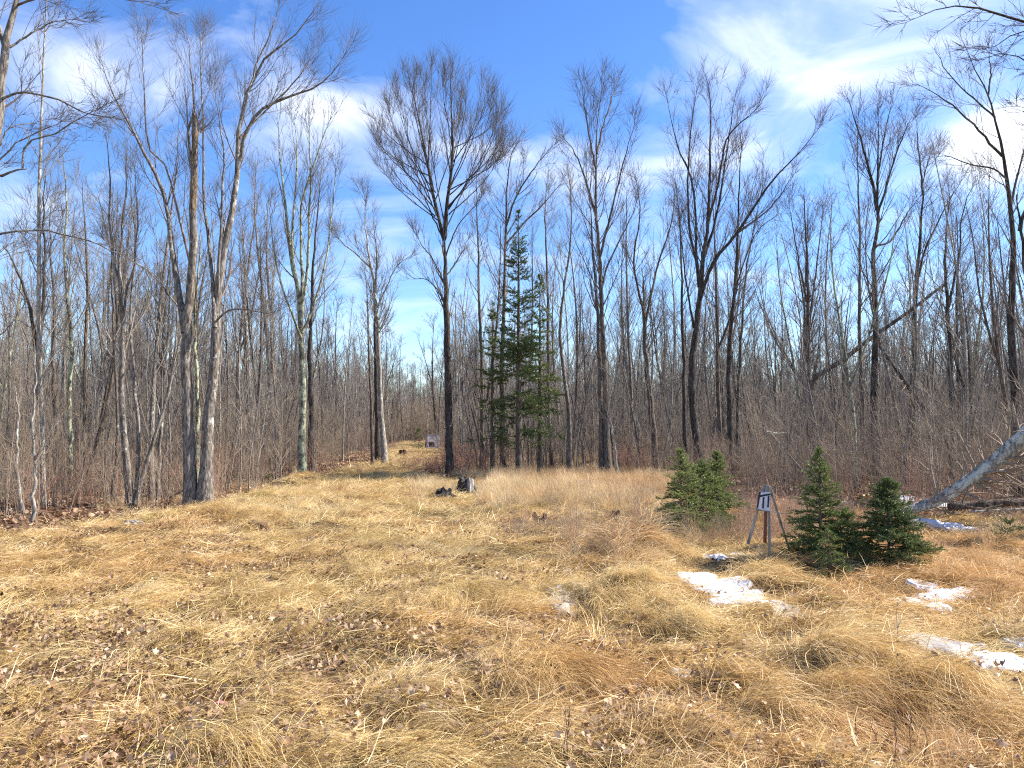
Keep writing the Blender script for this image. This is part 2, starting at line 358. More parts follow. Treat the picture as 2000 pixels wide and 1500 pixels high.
# ------------------------------------------------------------------ ground, one sheet to the horizon
ys = np.concatenate([np.linspace(-8, 2.4, 12), 2.4 + np.cumsum(np.geomspace(.034, .5, 230))]); ys = np.concatenate([ys, np.geomspace(ys[-1] + 1, 1800, 40)])
us = np.concatenate([-np.geomspace(6, .95, 12)[:-1], np.linspace(-.95, .95, 330), np.geomspace(.95, 6, 12)[1:]])
YY, UU = np.meshgrid(ys, us, indexing='ij'); XX = UU * (np.maximum(YY, 2.4) + .6)
ZZ = hgt(XX, YY)
ny, nx = YY.shape
gi = np.arange(ny * nx).reshape(ny, nx); GF = np.stack([gi[:-1, :-1], gi[:-1, 1:], gi[1:, 1:], gi[1:, :-1]], -1).reshape(-1, 4)
jx = XX + (fbm(XX / 1.2, YY / 1.2, 77, 2) - .5) * 1.2; jy = YY + (fbm(XX / 1.2, YY / 1.2, 78, 2) - .5) * 1.5
inf = in_poly(jx.ravel(), jy.ravel(), FIELD).astype(float)
uq = ucol(XX, YY).ravel(); inf = np.maximum(inf, .9 * ((uq > 880) & (uq < 1500) & (YY.ravel() > 20) & (YY.ravel() < 48) & (fbm(XX.ravel() / 3, YY.ravel() / 2, 91, 3) > .45)))
ground = mesh_obj('ground', [(np.stack([XX, YY, ZZ], -1).reshape(-1, 3), GF, 0)], [groundmat()], vcol=inf)
tag(ground, 'field of flattened straw running into leaf-covered forest floor', kind='structure')

# ------------------------------------------------------------------ scattering by geometry nodes (uncountable ground cover only)
def scatter(name, label, sources, pos, rot, scl, idx):
    coll = bpy.data.collections.new(name + '_sources')
    for i, s in enumerate(sources):
        s.name = f'{name}_source_{i:02d}'; coll.objects.link(s)
    me = bpy.data.meshes.new(name); n = len(pos); me.vertices.add(n); me.vertices.foreach_set('co', np.asarray(pos, np.float32).ravel())
    for nm, ty, dat, key in (('rot', 'FLOAT_VECTOR', rot, 'vector'), ('scl', 'FLOAT_VECTOR', scl, 'vector'), ('idx', 'INT', idx, 'value')):
        a = me.attributes.new(nm, ty, 'POINT'); a.data.foreach_set(key, np.asarray(dat, np.int32 if ty == 'INT' else np.float32).ravel())
    o = bpy.data.objects.new(name, me); C.objects.link(o)
    ng = bpy.data.node_groups.new(name, 'GeometryNodeTree'); ng.interface.new_socket('Geometry', in_out='INPUT', socket_type='NodeSocketGeometry')
    ng.interface.new_socket('Geometry', in_out='OUTPUT', socket_type='NodeSocketGeometry'); N, L = ng.nodes, ng.links
    gi_, go = N.new('NodeGroupInput'), N.new('NodeGroupOutput'); m2p = N.new('GeometryNodeMeshToPoints'); L.new(gi_.outputs[0], m2p.inputs[0])
    ci = N.new('GeometryNodeCollectionInfo'); ci.inputs[0].default_value = coll; ci.inputs['Separate Children'].default_value = True; ci.inputs['Reset Children'].default_value = True
    ip = N.new('GeometryNodeInstanceOnPoints'); L.new(m2p.outputs[0], ip.inputs['Points']); L.new(ci.outputs[0], ip.inputs['Instance']); ip.inputs['Pick Instance'].default_value = True
    def attr(nm, ty):
        a = N.new('GeometryNodeInputNamedAttribute'); a.data_type = ty; a.inputs['Name'].default_value = nm; return a.outputs['Attribute']
    L.new(attr('idx', 'INT'), ip.inputs['Instance Index'])
    er = N.new('FunctionNodeEulerToRotation'); L.new(attr('rot', 'FLOAT_VECTOR'), er.inputs[0]); L.new(er.outputs[0], ip.inputs['Rotation'])
    L.new(attr('scl', 'FLOAT_VECTOR'), ip.inputs['Scale']); L.new(ip.outputs[0], go.inputs[0])
    md = o.modifiers.new('scatter', 'NODES'); md.node_group = ng
    return tag(o, label, kind='stuff')

def ribbons(P, W, side):
    """flat blades: P (n,K,3), W (n,K) half widths, side (n,3)"""
    n, K, _ = P.shape; s = side[:, None, :] * W[..., None]
    V = np.stack([P - s, P + s], 2).reshape(-1, 3); b = (np.arange(n) * K * 2)[:, None]; k = (np.arange(K - 1) * 2)[None]
    F = np.stack([b + k, b + k + 1, b + k + 3, b + k + 2], -1).reshape(-1, 4); return V, F
def tuft(n, spread, Lmin, Lmax, lift, lean, yawsd, width, K=5, droop=.25, wig=.10):
    """n blades from a patch, bending over towards +X; lift = start elevation, lean toward +X strength"""
    b = np.stack([rng.normal(0, spread, n), rng.normal(0, spread, n), rng.uniform(-.01, .015, n)], 1)
    yaw = rng.normal(0, yawsd, n); el = np.abs(rng.normal(lift, .18, n))
    d = np.stack([np.cos(yaw) * np.cos(el), np.sin(yaw) * np.cos(el), np.sin(el)], 1); Lb = rng.uniform(Lmin, Lmax, n); P = np.empty((n, K, 3)); P[:, 0] = b
    bend = rng.normal(0, wig, (n, 1)) 
    for k in range(1, K):
        P[:, k] = P[:, k - 1] + d * (Lb / (K - 1))[:, None]
        sidev = np.stack([-d[:, 1], d[:, 0], np.zeros(n)], 1)
        d = norm(d + np.array([lean, 0, -droop * (1 + .5 * rng.random())]) + sidev * bend * 1.5 + rng.normal(0, wig * .6, (n, 3)))
    P[:, :, 2] = np.maximum(P[:, :, 2], rng.uniform(.002, .03 if lift < .6 else .06, (n, 1)))
    t = np.linspace(0, 1, K)[None]; W = rng.uniform(.6, 1.3, (n, 1)) * width * (1 - .75 * t ** 1.5)
    sd_ = rng.normal(size=(n, 3)) * [.6, 1, .7]; dd = norm(P[:, -1] - P[:, 0]); sd_ = norm(sd_ - dd * (sd_ * dd).sum(1, keepdims=True))
    V, F = ribbons(P, W, sd_); tint = np.repeat(rng.random(n), K * 2); return V, F, tint
def tuft_obj(mat, **k):
    V, F, t = tuft(**k); return mesh_obj('blade_clump', [(V, F, 0)], [mat], vcol=t, link=False, smooth=False)

def on_snow(x, y, m=1.0):
    r = np.zeros(len(x), bool)
    for (u, v, wpx, hpx, lab) in SNOW:
        g = G(u, v); rx = wpx / FPX * g[1] * .5 * m; ry = (G(u, v - hpx / 2)[1] - G(u, v + hpx / 2)[1]) * .5 * m + .03
        r |= ((x - g[0]) / rx) ** 2 + ((y - g[1]) / ry) ** 2 < 1
    return r
LOW = [(867, 966, 34), (911, 957, 36), (1054, 1018, 28), (1328, 975, 90), (1398, 985, 70), (1504, 1100, 90), (1597, 1110, 90), (1728, 1110, 150), (1650, 1110, 60), (502, 1040, 34), (617, 1037, 24), (1203, 1016, 16), (254, 1024, 26), (1860, 990, 330), (1965, 1040, 50)]
def hides_low(x, y):
    r = np.zeros(len(x), bool)
    for (u, v, wpx) in LOW:
        g = G(u, v); r |= (np.abs(x - g[0] * y / g[1]) < wpx / FPX * g[1] * .58) & (y > g[1] * .80) & (y < g[1] + .15)
    for (u, v, wpx, hpx, lab) in SNOW:
        g = G(u, v); ry = (G(u, v - hpx / 2)[1] - G(u, v + hpx / 2)[1]) * .5; r |= (np.abs(x - g[0] * y / g[1]) < wpx / FPX * g[1] * .58) & (y > (g[1] - ry) * .86) & (y < g[1] + ry + .1)
    return r
def near_wood(x, y):
    r = np.zeros(len(x), bool)
    for (u, v, wpx) in LOW[:3] + [(787, 891, 16), (703, 914, 16), (254, 1024, 24), (502, 1040, 22), (617, 1037, 14)]:
        g = G(u, v); q = wpx / FPX * g[1] * .5; r |= ((x - g[0]) / (q * 1.1)) ** 2 + ((y - g[1] + q * 1.2) / (q * 2.4)) ** 2 < 1
    return r
def field_pts(n, y0, y1, margin=.86):
    y = np.sqrt(rng.uniform(y0 * y0, y1 * y1, n)); x = rng.uniform(-1, 1, n) * (y + .8) * margin
    return x, y
def flow(x, y):
    return .25 + (fbm(x / .8, y / .8, 41, 3) - .5) * 4.6 + (fbm(x / 4, y / 4, 43, 2) - .5) * 2.0

# matted grass
src = []
for i in range(7): src.append(tuft_obj(STRAW, n=85, spread=.11, Lmin=.10, Lmax=.36, lift=.26, lean=.05, yawsd=.6, width=.0018, K=5, droop=.10))
for i in range(3): src.append(tuft_obj(STRAW, n=85, spread=.14, Lmin=.07, Lmax=.26, lift=.36, lean=.0, yawsd=1.6, width=.0018, K=5, droop=.12))      # 7..9 tangled
for i in range(5): src.append(tuft_obj(STRAW, n=70, spread=.13, Lmin=.18, Lmax=.48, lift=.28, lean=.05, yawsd=.45, width=.0034, K=4, droop=.10))     # 10..14 coarse
for i in range(4): src.append(tuft_obj(STRAW, n=75, spread=.06, Lmin=.30, Lmax=.70, lift=.95, lean=.16, yawsd=.35, width=.0020, K=8, droop=.26, wig=.06))  # 15..18 arching
for i in range(3): src.append(tuft_obj(STRAW, n=60, spread=.18, Lmin=.10, Lmax=.32, lift=.38, lean=.0, yawsd=1.6, width=.0036, K=4, droop=.12))       # 19..21 coarse tangled
xs, ysn, ids, yw, sc = [], [], [], [], []
RUTS = [[(-60, 1100), (100, 1072), (230, 1048), (330, 1036), (430, 1022)], [(560, 1004), (600, 994), (650, 984)], [(600, 938), (660, 926), (760, 922)], [(740, 900), (790, 893), (830, 884)]]
def in_rut(x, y):
    r_ = np.zeros(len(x), bool)
    for pl in RUTS:
        q = np.array([G(a, b)[:2] for a, b in pl])
        for a, b in zip(q[:-1], q[1:]):
            d = b - a; t = np.clip(((x - a[0]) * d[0] + (y - a[1]) * d[1]) / (d @ d), 0, 1); r_ |= np.hypot(x - a[0] - t * d[0], y - a[1] - t * d[1]) < .05 + .012 * a[1] * vnoise(x * 2, y * 2, 8)
    return r_
def add(x, y, i, a, s): xs.append(x); ysn.append(y); ids.append(i); yw.append(a); sc.append(s)
x, y = field_pts(14500, 2.6, 11.5); n = len(x)
add(x, y, np.where(rng.random(n) < .68, rng.integers(7, 10, n), rng.integers(0, 7, n)), flow(x, y) + rng.normal(0, .45, n), rng.uniform(.75, 1.25, n))
x, y = field_pts(33000, 10.5, 34); n = len(x)
add(x, y, np.where(rng.random(n) < .66, rng.integers(19, 22, n), rng.integers(10, 15, n)), flow(x, y) + rng.normal(0, .45, n), rng.uniform(.7, 1.1, n))
x, y = field_pts(5000, 33, 75); n = len(x)
add(x, y, rng.integers(19, 22, n), rng.uniform(0, 6.28, n), rng.uniform(.9, 1.5, n))
x, y = field_pts(4600, 2.8, 20); keep = rng.random(len(x)) < np.clip((fbm(x / .7, y / .7, 51, 3) - .46) * 5 + np.maximum(0, ucol(x, y) - 1000) / 900 * .9, 0.04, 1)
x, y = x[keep], y[keep]; n = len(x)
add(x, y, rng.integers(15, 19, n), flow(x, y) + rng.normal(0, .3, n), rng.uniform(.45, 1.0, n))
y = rng.uniform(29, 88, 4200); x = np.interp(y, [29, 48, 60, 88], [-4.2, -6.5, -7.2, -10.5]) + rng.normal(0, 1.6, 4200); add(x, y, rng.integers(19, 22, 4200), rng.uniform(0, 6.28, 4200), rng.uniform(1.0, 1.7, 4200))
for (u, v, a, rr_) in MOUNDS:
    if a < .1 or v < 960: continue
    g = G(u, v); m_ = int(60 + 160 * rr_); x = g[0] + rng.normal(0, rr_ * .75, m_); y = g[1] + rng.normal(0, rr_ * .55, m_); add(x, y, rng.integers(15, 19, m_), -.9 + rng.normal(0, .55, m_) + (x - g[0]) * .8, rng.uniform(.4, .85, m_))
x, y, ids, yw, sc = map(np.concatenate, (xs, ysn, ids, yw, sc))
jx = x + (fbm(x / 1.2, y / 1.2, 77, 2) - .5) * 1.2; jy = y + (fbm(x / 1.2, y / 1.2, 78, 2) - .5) * 1.5
k = in_poly(jx, jy, FIELD) & ~(in_rut(x, y) & (rng.random(len(x)) < .85)) & ~near_wood(x, y) & ~(on_snow(x, y, 1.05) & (rng.random(len(x)) < .90)) & ~(on_snow(x + .28 * sc * np.cos(yw), y + .28 * sc * np.sin(yw), .85) & (rng.random(len(x)) < .8)) & ~((ids >= 15) & (ids < 19) & hides_low(x, y)) & (rng.random(len(x)) < np.clip((fbm(x / .38, y / .3, 61, 3) - .36) * 6, .10, 1))
x, y, ids, yw, sc = x[k], y[k], ids[k], yw[k], sc[k]
e = .12; gx = (hgt(x + e, y) - hgt(x - e, y)) / (2 * e); gy = (hgt(x, y + e) - hgt(x, y - e)) / (2 * e)
sy = -(gx * np.cos(yw) + gy * np.sin(yw)); sxr = (-gx * np.sin(yw) + gy * np.cos(yw))
scatter('matted_grass', 'dead straw-coloured grass lying flattened in swirls over the field', src, np.stack([x, y, hgt(x, y)], 1),
        np.stack([np.arctan(sxr), np.arctan(sy), yw], 1), np.stack([sc, sc, sc * rng.uniform(.6, 1.2, len(sc))], 1), ids)

# taller standing grass: back edge of the field, the wet right side, the bottom right
src = []
for i in range(5): src.append(tuft_obj(STRAW_TALL, n=70, spread=.10, Lmin=.30, Lmax=.75, lift=1.25, lean=.05, yawsd=1.2, width=.0028, K=6, droop=.10, wig=.07))
for i in range(4): src.append(tuft_obj(STRAW_TALL, n=55, spread=.07, Lmin=.35, Lmax=.8, lift=1.05, lean=.10, yawsd=.6, width=.0020, K=8, droop=.17, wig=.05))
for i in range(3): src.append(tuft_obj(STRAW, n=10, spread=.12, Lmin=.5, Lmax=.95, lift=1.3, lean=.03, yawsd=2.0, width=.0016, K=7, droop=.04, wig=.04))
XS = []
def zone(n, u0, u1, v0, v1, ilo, ihi, s0, s1, nz=None, thr=.4):
    g0, g1 = G(u0, v1), G(u0, v0); y = np.sqrt(rng.uniform(g0[1] ** 2, g1[1] ** 2, n)); x = (rng.uniform(u0, u1, n) - 1000) / FPX * y
    k = rng.random(n) < (1 if nz is None else np.clip((fbm(x / nz, y / nz, 71, 3) - thr) * 6, .02, 1)); x, y = x[k], y[k]
    XS.append((x, y, rng.integers(ilo, ihi, len(x)), rng.uniform(s0, s1, len(x))))
zone(1300, 960, 1330, 936, 1000, 0, 5, .4, .85)
zone(500, 800, 1000, 945, 985, 0, 5, .3, .7, .8)
zone(700, 1100, 1420, 1000, 1110, 0, 9, .30, .7, .6, .5)
zone(1000, 1350, 2100, 1010, 1130, 0, 9, .25, .6, .6, .46)
zone(420, 1280, 2100, 1120, 1290, 5, 12, .3, .6, .5, .52)
zone(260, 1240, 2100, 1290, 1560, 5, 12, .35, .7, .5, .52)
zone(60, 900, 1300, 1200, 1560, 5, 12, .3, .5, .5, .5)
zone(420, 200, 700, 945, 1010, 0, 5, .25, .5, .8, .4)
zone(900, -200, 2200, 880, 935, 0, 5, .5, .9, 3, .45)
zone(700, 880, 1480, 900, 936, 0, 5, .35, .7, 2, .45)
zone(26, 1192, 1262, 1070, 1104, 5, 9, .8, 1.25)
zone(60, 1100, 1330, 1030, 1200, 5, 9, .6, 1.0, .5, .5)
zone(160, 740, 870, 866, 915, 0, 5, .3, .6)
x, y, ids, sc = (np.concatenate([q[i] for q in XS]) for i in range(4)); k = ~on_snow(x, y, 1.3) & ~hides_low(x, y) & ~((np.abs(ucol(x, y) - 845) < 20) & (y > 30) & (y < 60)); x, y, ids, sc = x[k], y[k], ids[k], sc[k]
scatter('tall_grass', 'pale standing tufts of dry grass along the woods and over the wet right side', src, np.stack([x, y, hgt(x, y) - .01], 1),
        np.stack([rng.normal(0, .1, len(x)), rng.normal(0, .1, len(x)), rng.uniform(0, 6.28, len(x))], 1), np.stack([sc] * 3, 1), ids)

# fallen leaves
def leaves(n, spread, size, lift=.25):
    c = np.stack([rng.normal(0, spread, n), rng.normal(0, spread, n), rng.uniform(.01, .05, n)], 1); V = []
    shape = np.array([(0, -1, .0), (.62, -.35, .22), (.85, .25, .3), (.3, .35, .05), (0, 1.1, .15), (-.3, .35, .05), (-.85, .25, .3), (-.62, -.35, .22)])
    for i in range(n):
        s = size * rng.uniform(.35, 1.35); a = rng.uniform(0, 6.28); M = Matrix.Rotation(a, 3, 'Z') @ Matrix.Rotation(rng.normal(0, lift * 1.5), 3, 'X') @ Matrix.Rotation(rng.normal(0, lift * 1.5), 3, 'Y')
        sh = shape * [1, 1, rng.uniform(-1.2, 1.8)] * s; V.append(sh @ np.array(M).T + c[i])
    V = np.concatenate(V); b = (np.arange(n) * 8)[:, None]; T = np.array([[0, 1, 3], [1, 2, 3], [0, 3, 5], [3, 4, 5], [0, 5, 7], [5, 6, 7]])
    F = (b[:, :, None] + T[None]).reshape(-1, 3); return V, F, np.repeat(rng.random(n), 8)
src = []
for i in range(6):
    V, F, t = leaves(34, .17, .021, .45); src.append(mesh_obj('leaf_clump', [(V, F, 0)], [LEAF], vcol=t, link=False, smooth=False))
for i in range(4):
    V, F, t = leaves(45, .38, .05, .3); src.append(mesh_obj('leaf_clump', [(V, F, 0)], [LEAF], vcol=t, link=False, smooth=False))
x, y = field_pts(9000, 2.6, 14); uu, vv = ucol(x, y), vrow(y)
pr = np.clip((fbm(x / .45, y / .45, 81, 3) - .47) * 5, 0, 1) * np.clip((vv - 1120) / 180, 0, 1) * np.where(uu > 1400, .35, 1) + .16 * (uu < 1250) * (fbm(x / .9, y / .9, 87, 2) > .42) + .28 * (uu < 500) * (vv > 1050) * (fbm(x / 1.5, y / 1.5, 83, 2) > .45)
k = (rng.random(len(x)) < pr) & ~on_snow(x, y); x1, y1 = x[k], y[k]; i1 = rng.integers(0, 6, len(x1)); z1 = hgt(x1, y1) + .032
x, y = field_pts(16000, 11, 60, 1.0); k = ~in_poly(x, y, FIELD) & ~((ucol(x, y) > 880) & (ucol(x, y) < 1500) & (fbm(x / 3, y / 2, 91, 3) > .45)); x2, y2 = x[k], y[k]; i2 = rng.integers(6, 10, len(x2)); z2 = hgt(x2, y2)
x, y, z, ids = np.r_[x1, x2], np.r_[y1, y2], np.r_[z1, z2], np.r_[i1, i2]
scatter('leaf_litter', 'curled brown fallen leaves strewn over the foreground straw and the forest floor', src, np.stack([x, y, z], 1),
        np.stack([0 * x, 0 * x, rng.uniform(0, 6.28, len(x))], 1), np.stack([rng.uniform(.8, 1.2, len(x))] * 3, 1), ids)
V, F, t = leaves(1, 0, .045, .3); leafs = []
for i in range(6):
    V, F, t = leaves(1, 0.0001, .027, .55); leafs.append(mesh_obj('leaf', [(V, F, 0)], [LEAF], vcol=t, link=False, smooth=False).data)
cnt = 0
while cnt < 160:
    u, v = rng.uniform(0, 1500), 1500 - abs(rng.normal(0, 130)); g = G(u, v); k = fbm(g[0] / .45, g[1] / .45, 81, 3)
    if v < 1230 or rng.random() > (k - .42) * 6: continue
    o = bpy.data.objects.new('leaf', leafs[cnt % 6]); C.objects.link(o); o.parent = ground
    o.location = (g[0], g[1], gz(g[0], g[1]) + rng.uniform(.05, .08)); o.rotation_euler = (rng.normal(0, .3), rng.normal(0, .3), rng.uniform(0, 6.28)); s = rng.uniform(.6, 1.05); o.scale = (s, s, s); cnt += 1

# ------------------------------------------------------------------ snow
def snow(u, v, wpx, hpx, label):
    g = G(u, v); rx = wpx / FPX * g[1] * .5; ry = (G(u, v - hpx / 2)[1] - G(u, v + hpx / 2)[1]) * .5; n = 54; q = np.linspace(-1.5, 1.5, n)
    Yg, Xg = np.meshgrid(q, q, indexing='ij'); x, y = g[0] + rx * Xg, g[1] + ry * Yg; f = .55 * min(rx, .6) + .05
    m = 1 - (Xg ** 2 + Yg ** 2) + (fbm(x / f, y / f, int(u), 4) - .5) * 2.6 + (fbm(x / .06, y / .06, int(v), 3) - .5) * .7 + .12
    z = hgt(x, y) + np.clip(m * .06, -.06, .018) + .022 + .010 * fbm(x / .12, y / .12, 4, 3); V = np.stack([x, y, z], -1).reshape(-1, 3)
    gi = np.arange(n * n).reshape(n, n); F = np.stack([gi[:-1, :-1], gi[:-1, 1:], gi[1:, 1:], gi[1:, :-1]], -1).reshape(-1, 4); k = (m.ravel()[F] > -.25).any(1); F = F[k]
    us_, inv = np.unique(F, return_inverse=True); F = inv.reshape(F.shape); V = V[us_]
    o = mesh_obj('snow_patch', [(V, F, 0)], [SNOWM], loc=(g[0], g[1], gz(g[0], g[1]))); tag(o, label, 'snow', 'melting snow patches in the grass')
    o['icy'] = .8 if ('icy' in label) else (.6 if 'grey' in label else 0.08)
for s in SNOW: snow(*s)

# ------------------------------------------------------------------ bare trees
def stem_arr(pts, w0, w1, Y, K=14, dy=0.0, flare=False, rough=.0, wander=.012):
    """pts in photograph pixels (u, v[, extra depth]), widths in pixels at distance Y"""
    P3 = []
    for i, p in enumerate(pts):
        f = i / max(len(pts) - 1, 1); yy = Y + dy * f + (p[2] if len(p) > 2 else 0); P3.append(px(p[0], p[1], yy))
    P3 = spline(P3, K); P3[1:-1] += rng.normal(0, wander, (K - 2, 3)) * [1, 1, .2]
    t = np.linspace(0, 1, K); r = (w0 + (w1 - w0) * t ** (.85 if flare else .62)) * .5 / FPX * Y
    if flare: r = r * (1 + .35 * np.exp(-t * 26))
    return P3, r
def rough_tube(P, r, S, amp=.06):
    K = len(r); a = np.arange(S); rr = r[:, None] * (1 + amp * rng.normal(size=(K, S)) * .7 + .5 * amp * np.sin(a * 3 + rng.random() * 6)[None])
    return tubes(P[None], rr[None], S)

def tree(label, Y, stems, bmat=B_GREY, tmat=T_BROWN, group=None, nA=10, LA=2.6, angA=.62, tA=(.30, .98), nB=7, LB=1.3, nC=5, LC=.6, trop=.14, name='bare_tree', rmin=None, limbs_as=None, ltA=.68, base_v=None, snag=False, angB=.55):
    """stems[0] trunk: (pts, w0, w1[, dy[, own nA, LA, t0]]); others limbs that fork off"""
    rm = rmin or max(.0022, Y * .00016); LA *= 1.3; LB *= 1.35; LC *= 1.35; nB = max(4, nB - 1)
    arrs = []
    for i, s in enumerate(stems):
        K = 26 if i == 0 else 14
        P, r = stem_arr(s[0], s[1], s[2], Y, K, s[3] if len(s) > 3 else 0, flare=(i == 0 or (len(s) > 6 and s[6] == 'base')))
        if not (snag and i == 0): r = r * (1 - .72 * np.linspace(0, 1, K) ** 5)
        arrs.append((P, r))
    P0 = arrs[0][0]; bx, by = P0[0, 0], P0[0, 1]; bz = gz(bx, by)
    P0[0, 2] = bz - .12
    root = empty(name, (bx, by, bz)); tag(root, label, 'tree', group)
    org = np.array([bx, by, bz])
    def rel(o): o.parent = root; return o
    V, F = rough_tube(arrs[0][0], arrs[0][1], 12); rel(mesh_obj('trunk', [(V - org, F, 0)], [bmat]))
    for i, (P, r) in enumerate(arrs[1:]):
        if len(stems[i + 1]) > 6: P[0, 2] = gz(P[0, 0], P[0, 1]) - .12
        V, F = rough_tube(P, r, 8 if r[0] > .03 else 6, .05); rel(mesh_obj('trunk' if len(stems[i + 1]) > 6 else 'limb', [(V - org, F, 0)], [bmat]))
    VA, parts, lvl = [], [], []
    for i, (P, r) in enumerate(arrs):
        s = stems[i]; n_ = s[4] if len(s) > 4 and s[4] is not None else nA; l_ = (s[5][0] * 1.25 if len(s) > 5 and s[5] else LA); t0 = (s[5][1] if len(s) > 5 and s[5] else tA[0])
        if i > 0 and not (len(s) > 5 and s[5]): t0 = min(t0, .12)
        if n_ == 0: continue
        A, ra = grow(P[None], r[None], int(n_ * 1.3), t0, tA[1], l_, angA, 8, trop * .8, .06, .32, rm * 1.6, ltA); lvl.append((A, ra))
        E, re = P[-6:][None], r[-6:][None]
        X, rx_ = grow(P[None], r[None], 2, .9, 1, l_ * .32, .3, 8, trop, .08, .8, rm * 1.3, 0); lvl.append((X, rx_))
    if lvl:
        A = np.concatenate([a for a, b in lvl]); ra = np.concatenate([b for a, b in lvl])
        la = np.linalg.norm(A[:, -1] - A[:, 0], axis=1)
        cb_ = np.maximum(1, np.round(nB * np.clip(la / LA, .4, 1.6))).astype(int)
        Bq, rb = grow(A, ra, cb_, .15, .97, LB * np.clip(la / LA, .4, 1.3), angB, 6, trop, .07, .55, rm * 1.1, .5)
        Cq, rc = grow(Bq, rb, nC, .12, .98, LC, angB, 4, trop, .09, .75, rm, .5)
        C2, rc2 = grow(A, ra, max(2, nC - 1), .3, 1, LC, angB, 4, trop, .13, .6, rm, .3)
        for (Q, q, S) in ((A, ra, 4), (Bq, rb, 3), (Cq, rc, 3), (C2, rc2, 3)):
            V, F = tubes(Q, q, S); parts.append((V - org, F, 0))
        rel(mesh_obj('crown', parts, [tmat]))['kind'] = 'stuff'
    if snag:
        P, r = arrs[0]; top = P[-1]; Q = []
        for k in range(7):
            a = k / 7 * 6.28; b = top + np.array([math.cos(a), math.sin(a), 0]) * r[-1] * .6
            Q.append([b - [0, 0, .35], b, b + [rng.normal(0, .02), rng.normal(0, .02), rng.uniform(.08, .38)]])
        V, F = tubes(np.array(Q), np.array([[r[-1] * .5, r[-1] * .42, .004]] * 7), 4)
        P2 = P[-7:-1].copy(); V2, F2 = tubes(P2[None], (r[-7:-1] * 1.09)[None], 8)
        rel(mesh_obj('splintered_top', [(V - org, F, 0), (V2 - org, F2, 0)], [B_SNAG]))
    return root

def base(u, Y): return (u, float(HOR + (CAMZ - 0) * FPX / Y) + 2)
# twin maple left: trunks and forks
tree('tallest grey twin-trunked maple at the left with a snapped splintered leader', 15.9,
     [([(374, 990), (369, 860), (364, 730), (363, 640), (372, 560), (378, 470), (377, 390), (379, 320), (381, 262), (381, 232)], 25, 11, 0, 3, (1.3, .75)),
      ([(399, 988), (403, 880), (415, 760), (421, 650), (427, 560), (441, 480), (455, 400), (464, 320), (470, 240), (492, 150), (535, 98), (595, 52), (622, 8)], 28, 3.5, .6, 12, (1.9, .35), 'base'),
      ([(362, 650), (352, 590), (344, 530), (334, 470), (322, 385), (283, 300), (248, 232), (213, 168), (196, 110)], 17, 3, .9, 13, (1.8, .3)),
      ([(378, 545), (362, 480), (345, 400), (325, 325), (290, 285), (282, 170), (276, 60)], 6, 2.5, -.7, 9, (1.5, .2)),
      ([(420, 640), (416, 560), (408, 470), (399, 400), (396, 300), (395, 200), (391, 110), (397, 60)], 10, 2.5, 1.2, 12, (1.6, .3)),
      ([(426, 580), (430, 480), (434, 380), (437, 300), (428, 230), (420, 160)], 8, 2.5, -.6, 10, (1.5, .3)),
      ([(464, 330), (478, 265), (510, 215), (560, 190), (612, 172), (652, 140), (678, 98)], 10, 2.5, -.5, 12, (1.1, .2)),
      ([(468, 270), (500, 235), (560, 175), (600, 130), (618, 100)], 6, 2, .7, 8, (1.0, .2)),
      ([(473, 225), (500, 130), (530, 60), (545, 0)], 6, 2, .3, 7, (1.0, .2)),
      ([(379, 330), (368, 270), (378, 200), (372, 120), (365, 70)], 7, 2.5, .5, 9, (1.3, .1)),
      ([(422, 628), (446, 607), (480, 604), (520, 612), (548, 606)], 5, 1.5, -.8, 4, (.9, .3)),
      ([(355, 610), (330, 575), (290, 530), (250, 505), (200, 470)], 4, 1.4, -1, 5, (.9, .3))],
     B_GREY, T_BROWN, nA=11, LA=1.75, nB=8, LB=.85, nC=5, LC=.48, trop=.17, snag=True, angA=.52)
# lichened trunk
tree('straight grey tree with a pale green lichen patch beside the straw mound', 24.5,
     [([(591, 932), (590, 830), (590, 720), (588, 640), (581, 560), (567, 500), (560, 420), (547, 310), (540, 228)], 17, 3, .8, 10, (2.2, .5)),
      ([(588, 640), (590, 560), (588, 470), (590, 400), (612, 320), (636, 255), (656, 210)], 9, 2.5, 0, 12, (2.0, .2)),
      ([(586, 600), (600, 540), (603, 440), (606, 330), (602, 220)], 8, 2.5, -1, 12, (1.9, .25)),
      ([(584, 580), (570, 470), (578, 370), (580, 280), (575, 225)], 7, 2.5, 1.4, 10, (1.9, .25)),
      ([(590, 650), (610, 600), (634, 520), (648, 420), (660, 300)], 6, 2, 1, 10, (1.5, .2)),
      ([(588, 660), (565, 600), (545, 540), (533, 470), (525, 400)], 6, 2, -1, 9, (1.5, .2))],
     B_LICH, T_GREY, nA=10, LA=2.0, nB=6, LB=1.0, nC=4, LC=.5, trop=.2, angA=.42)
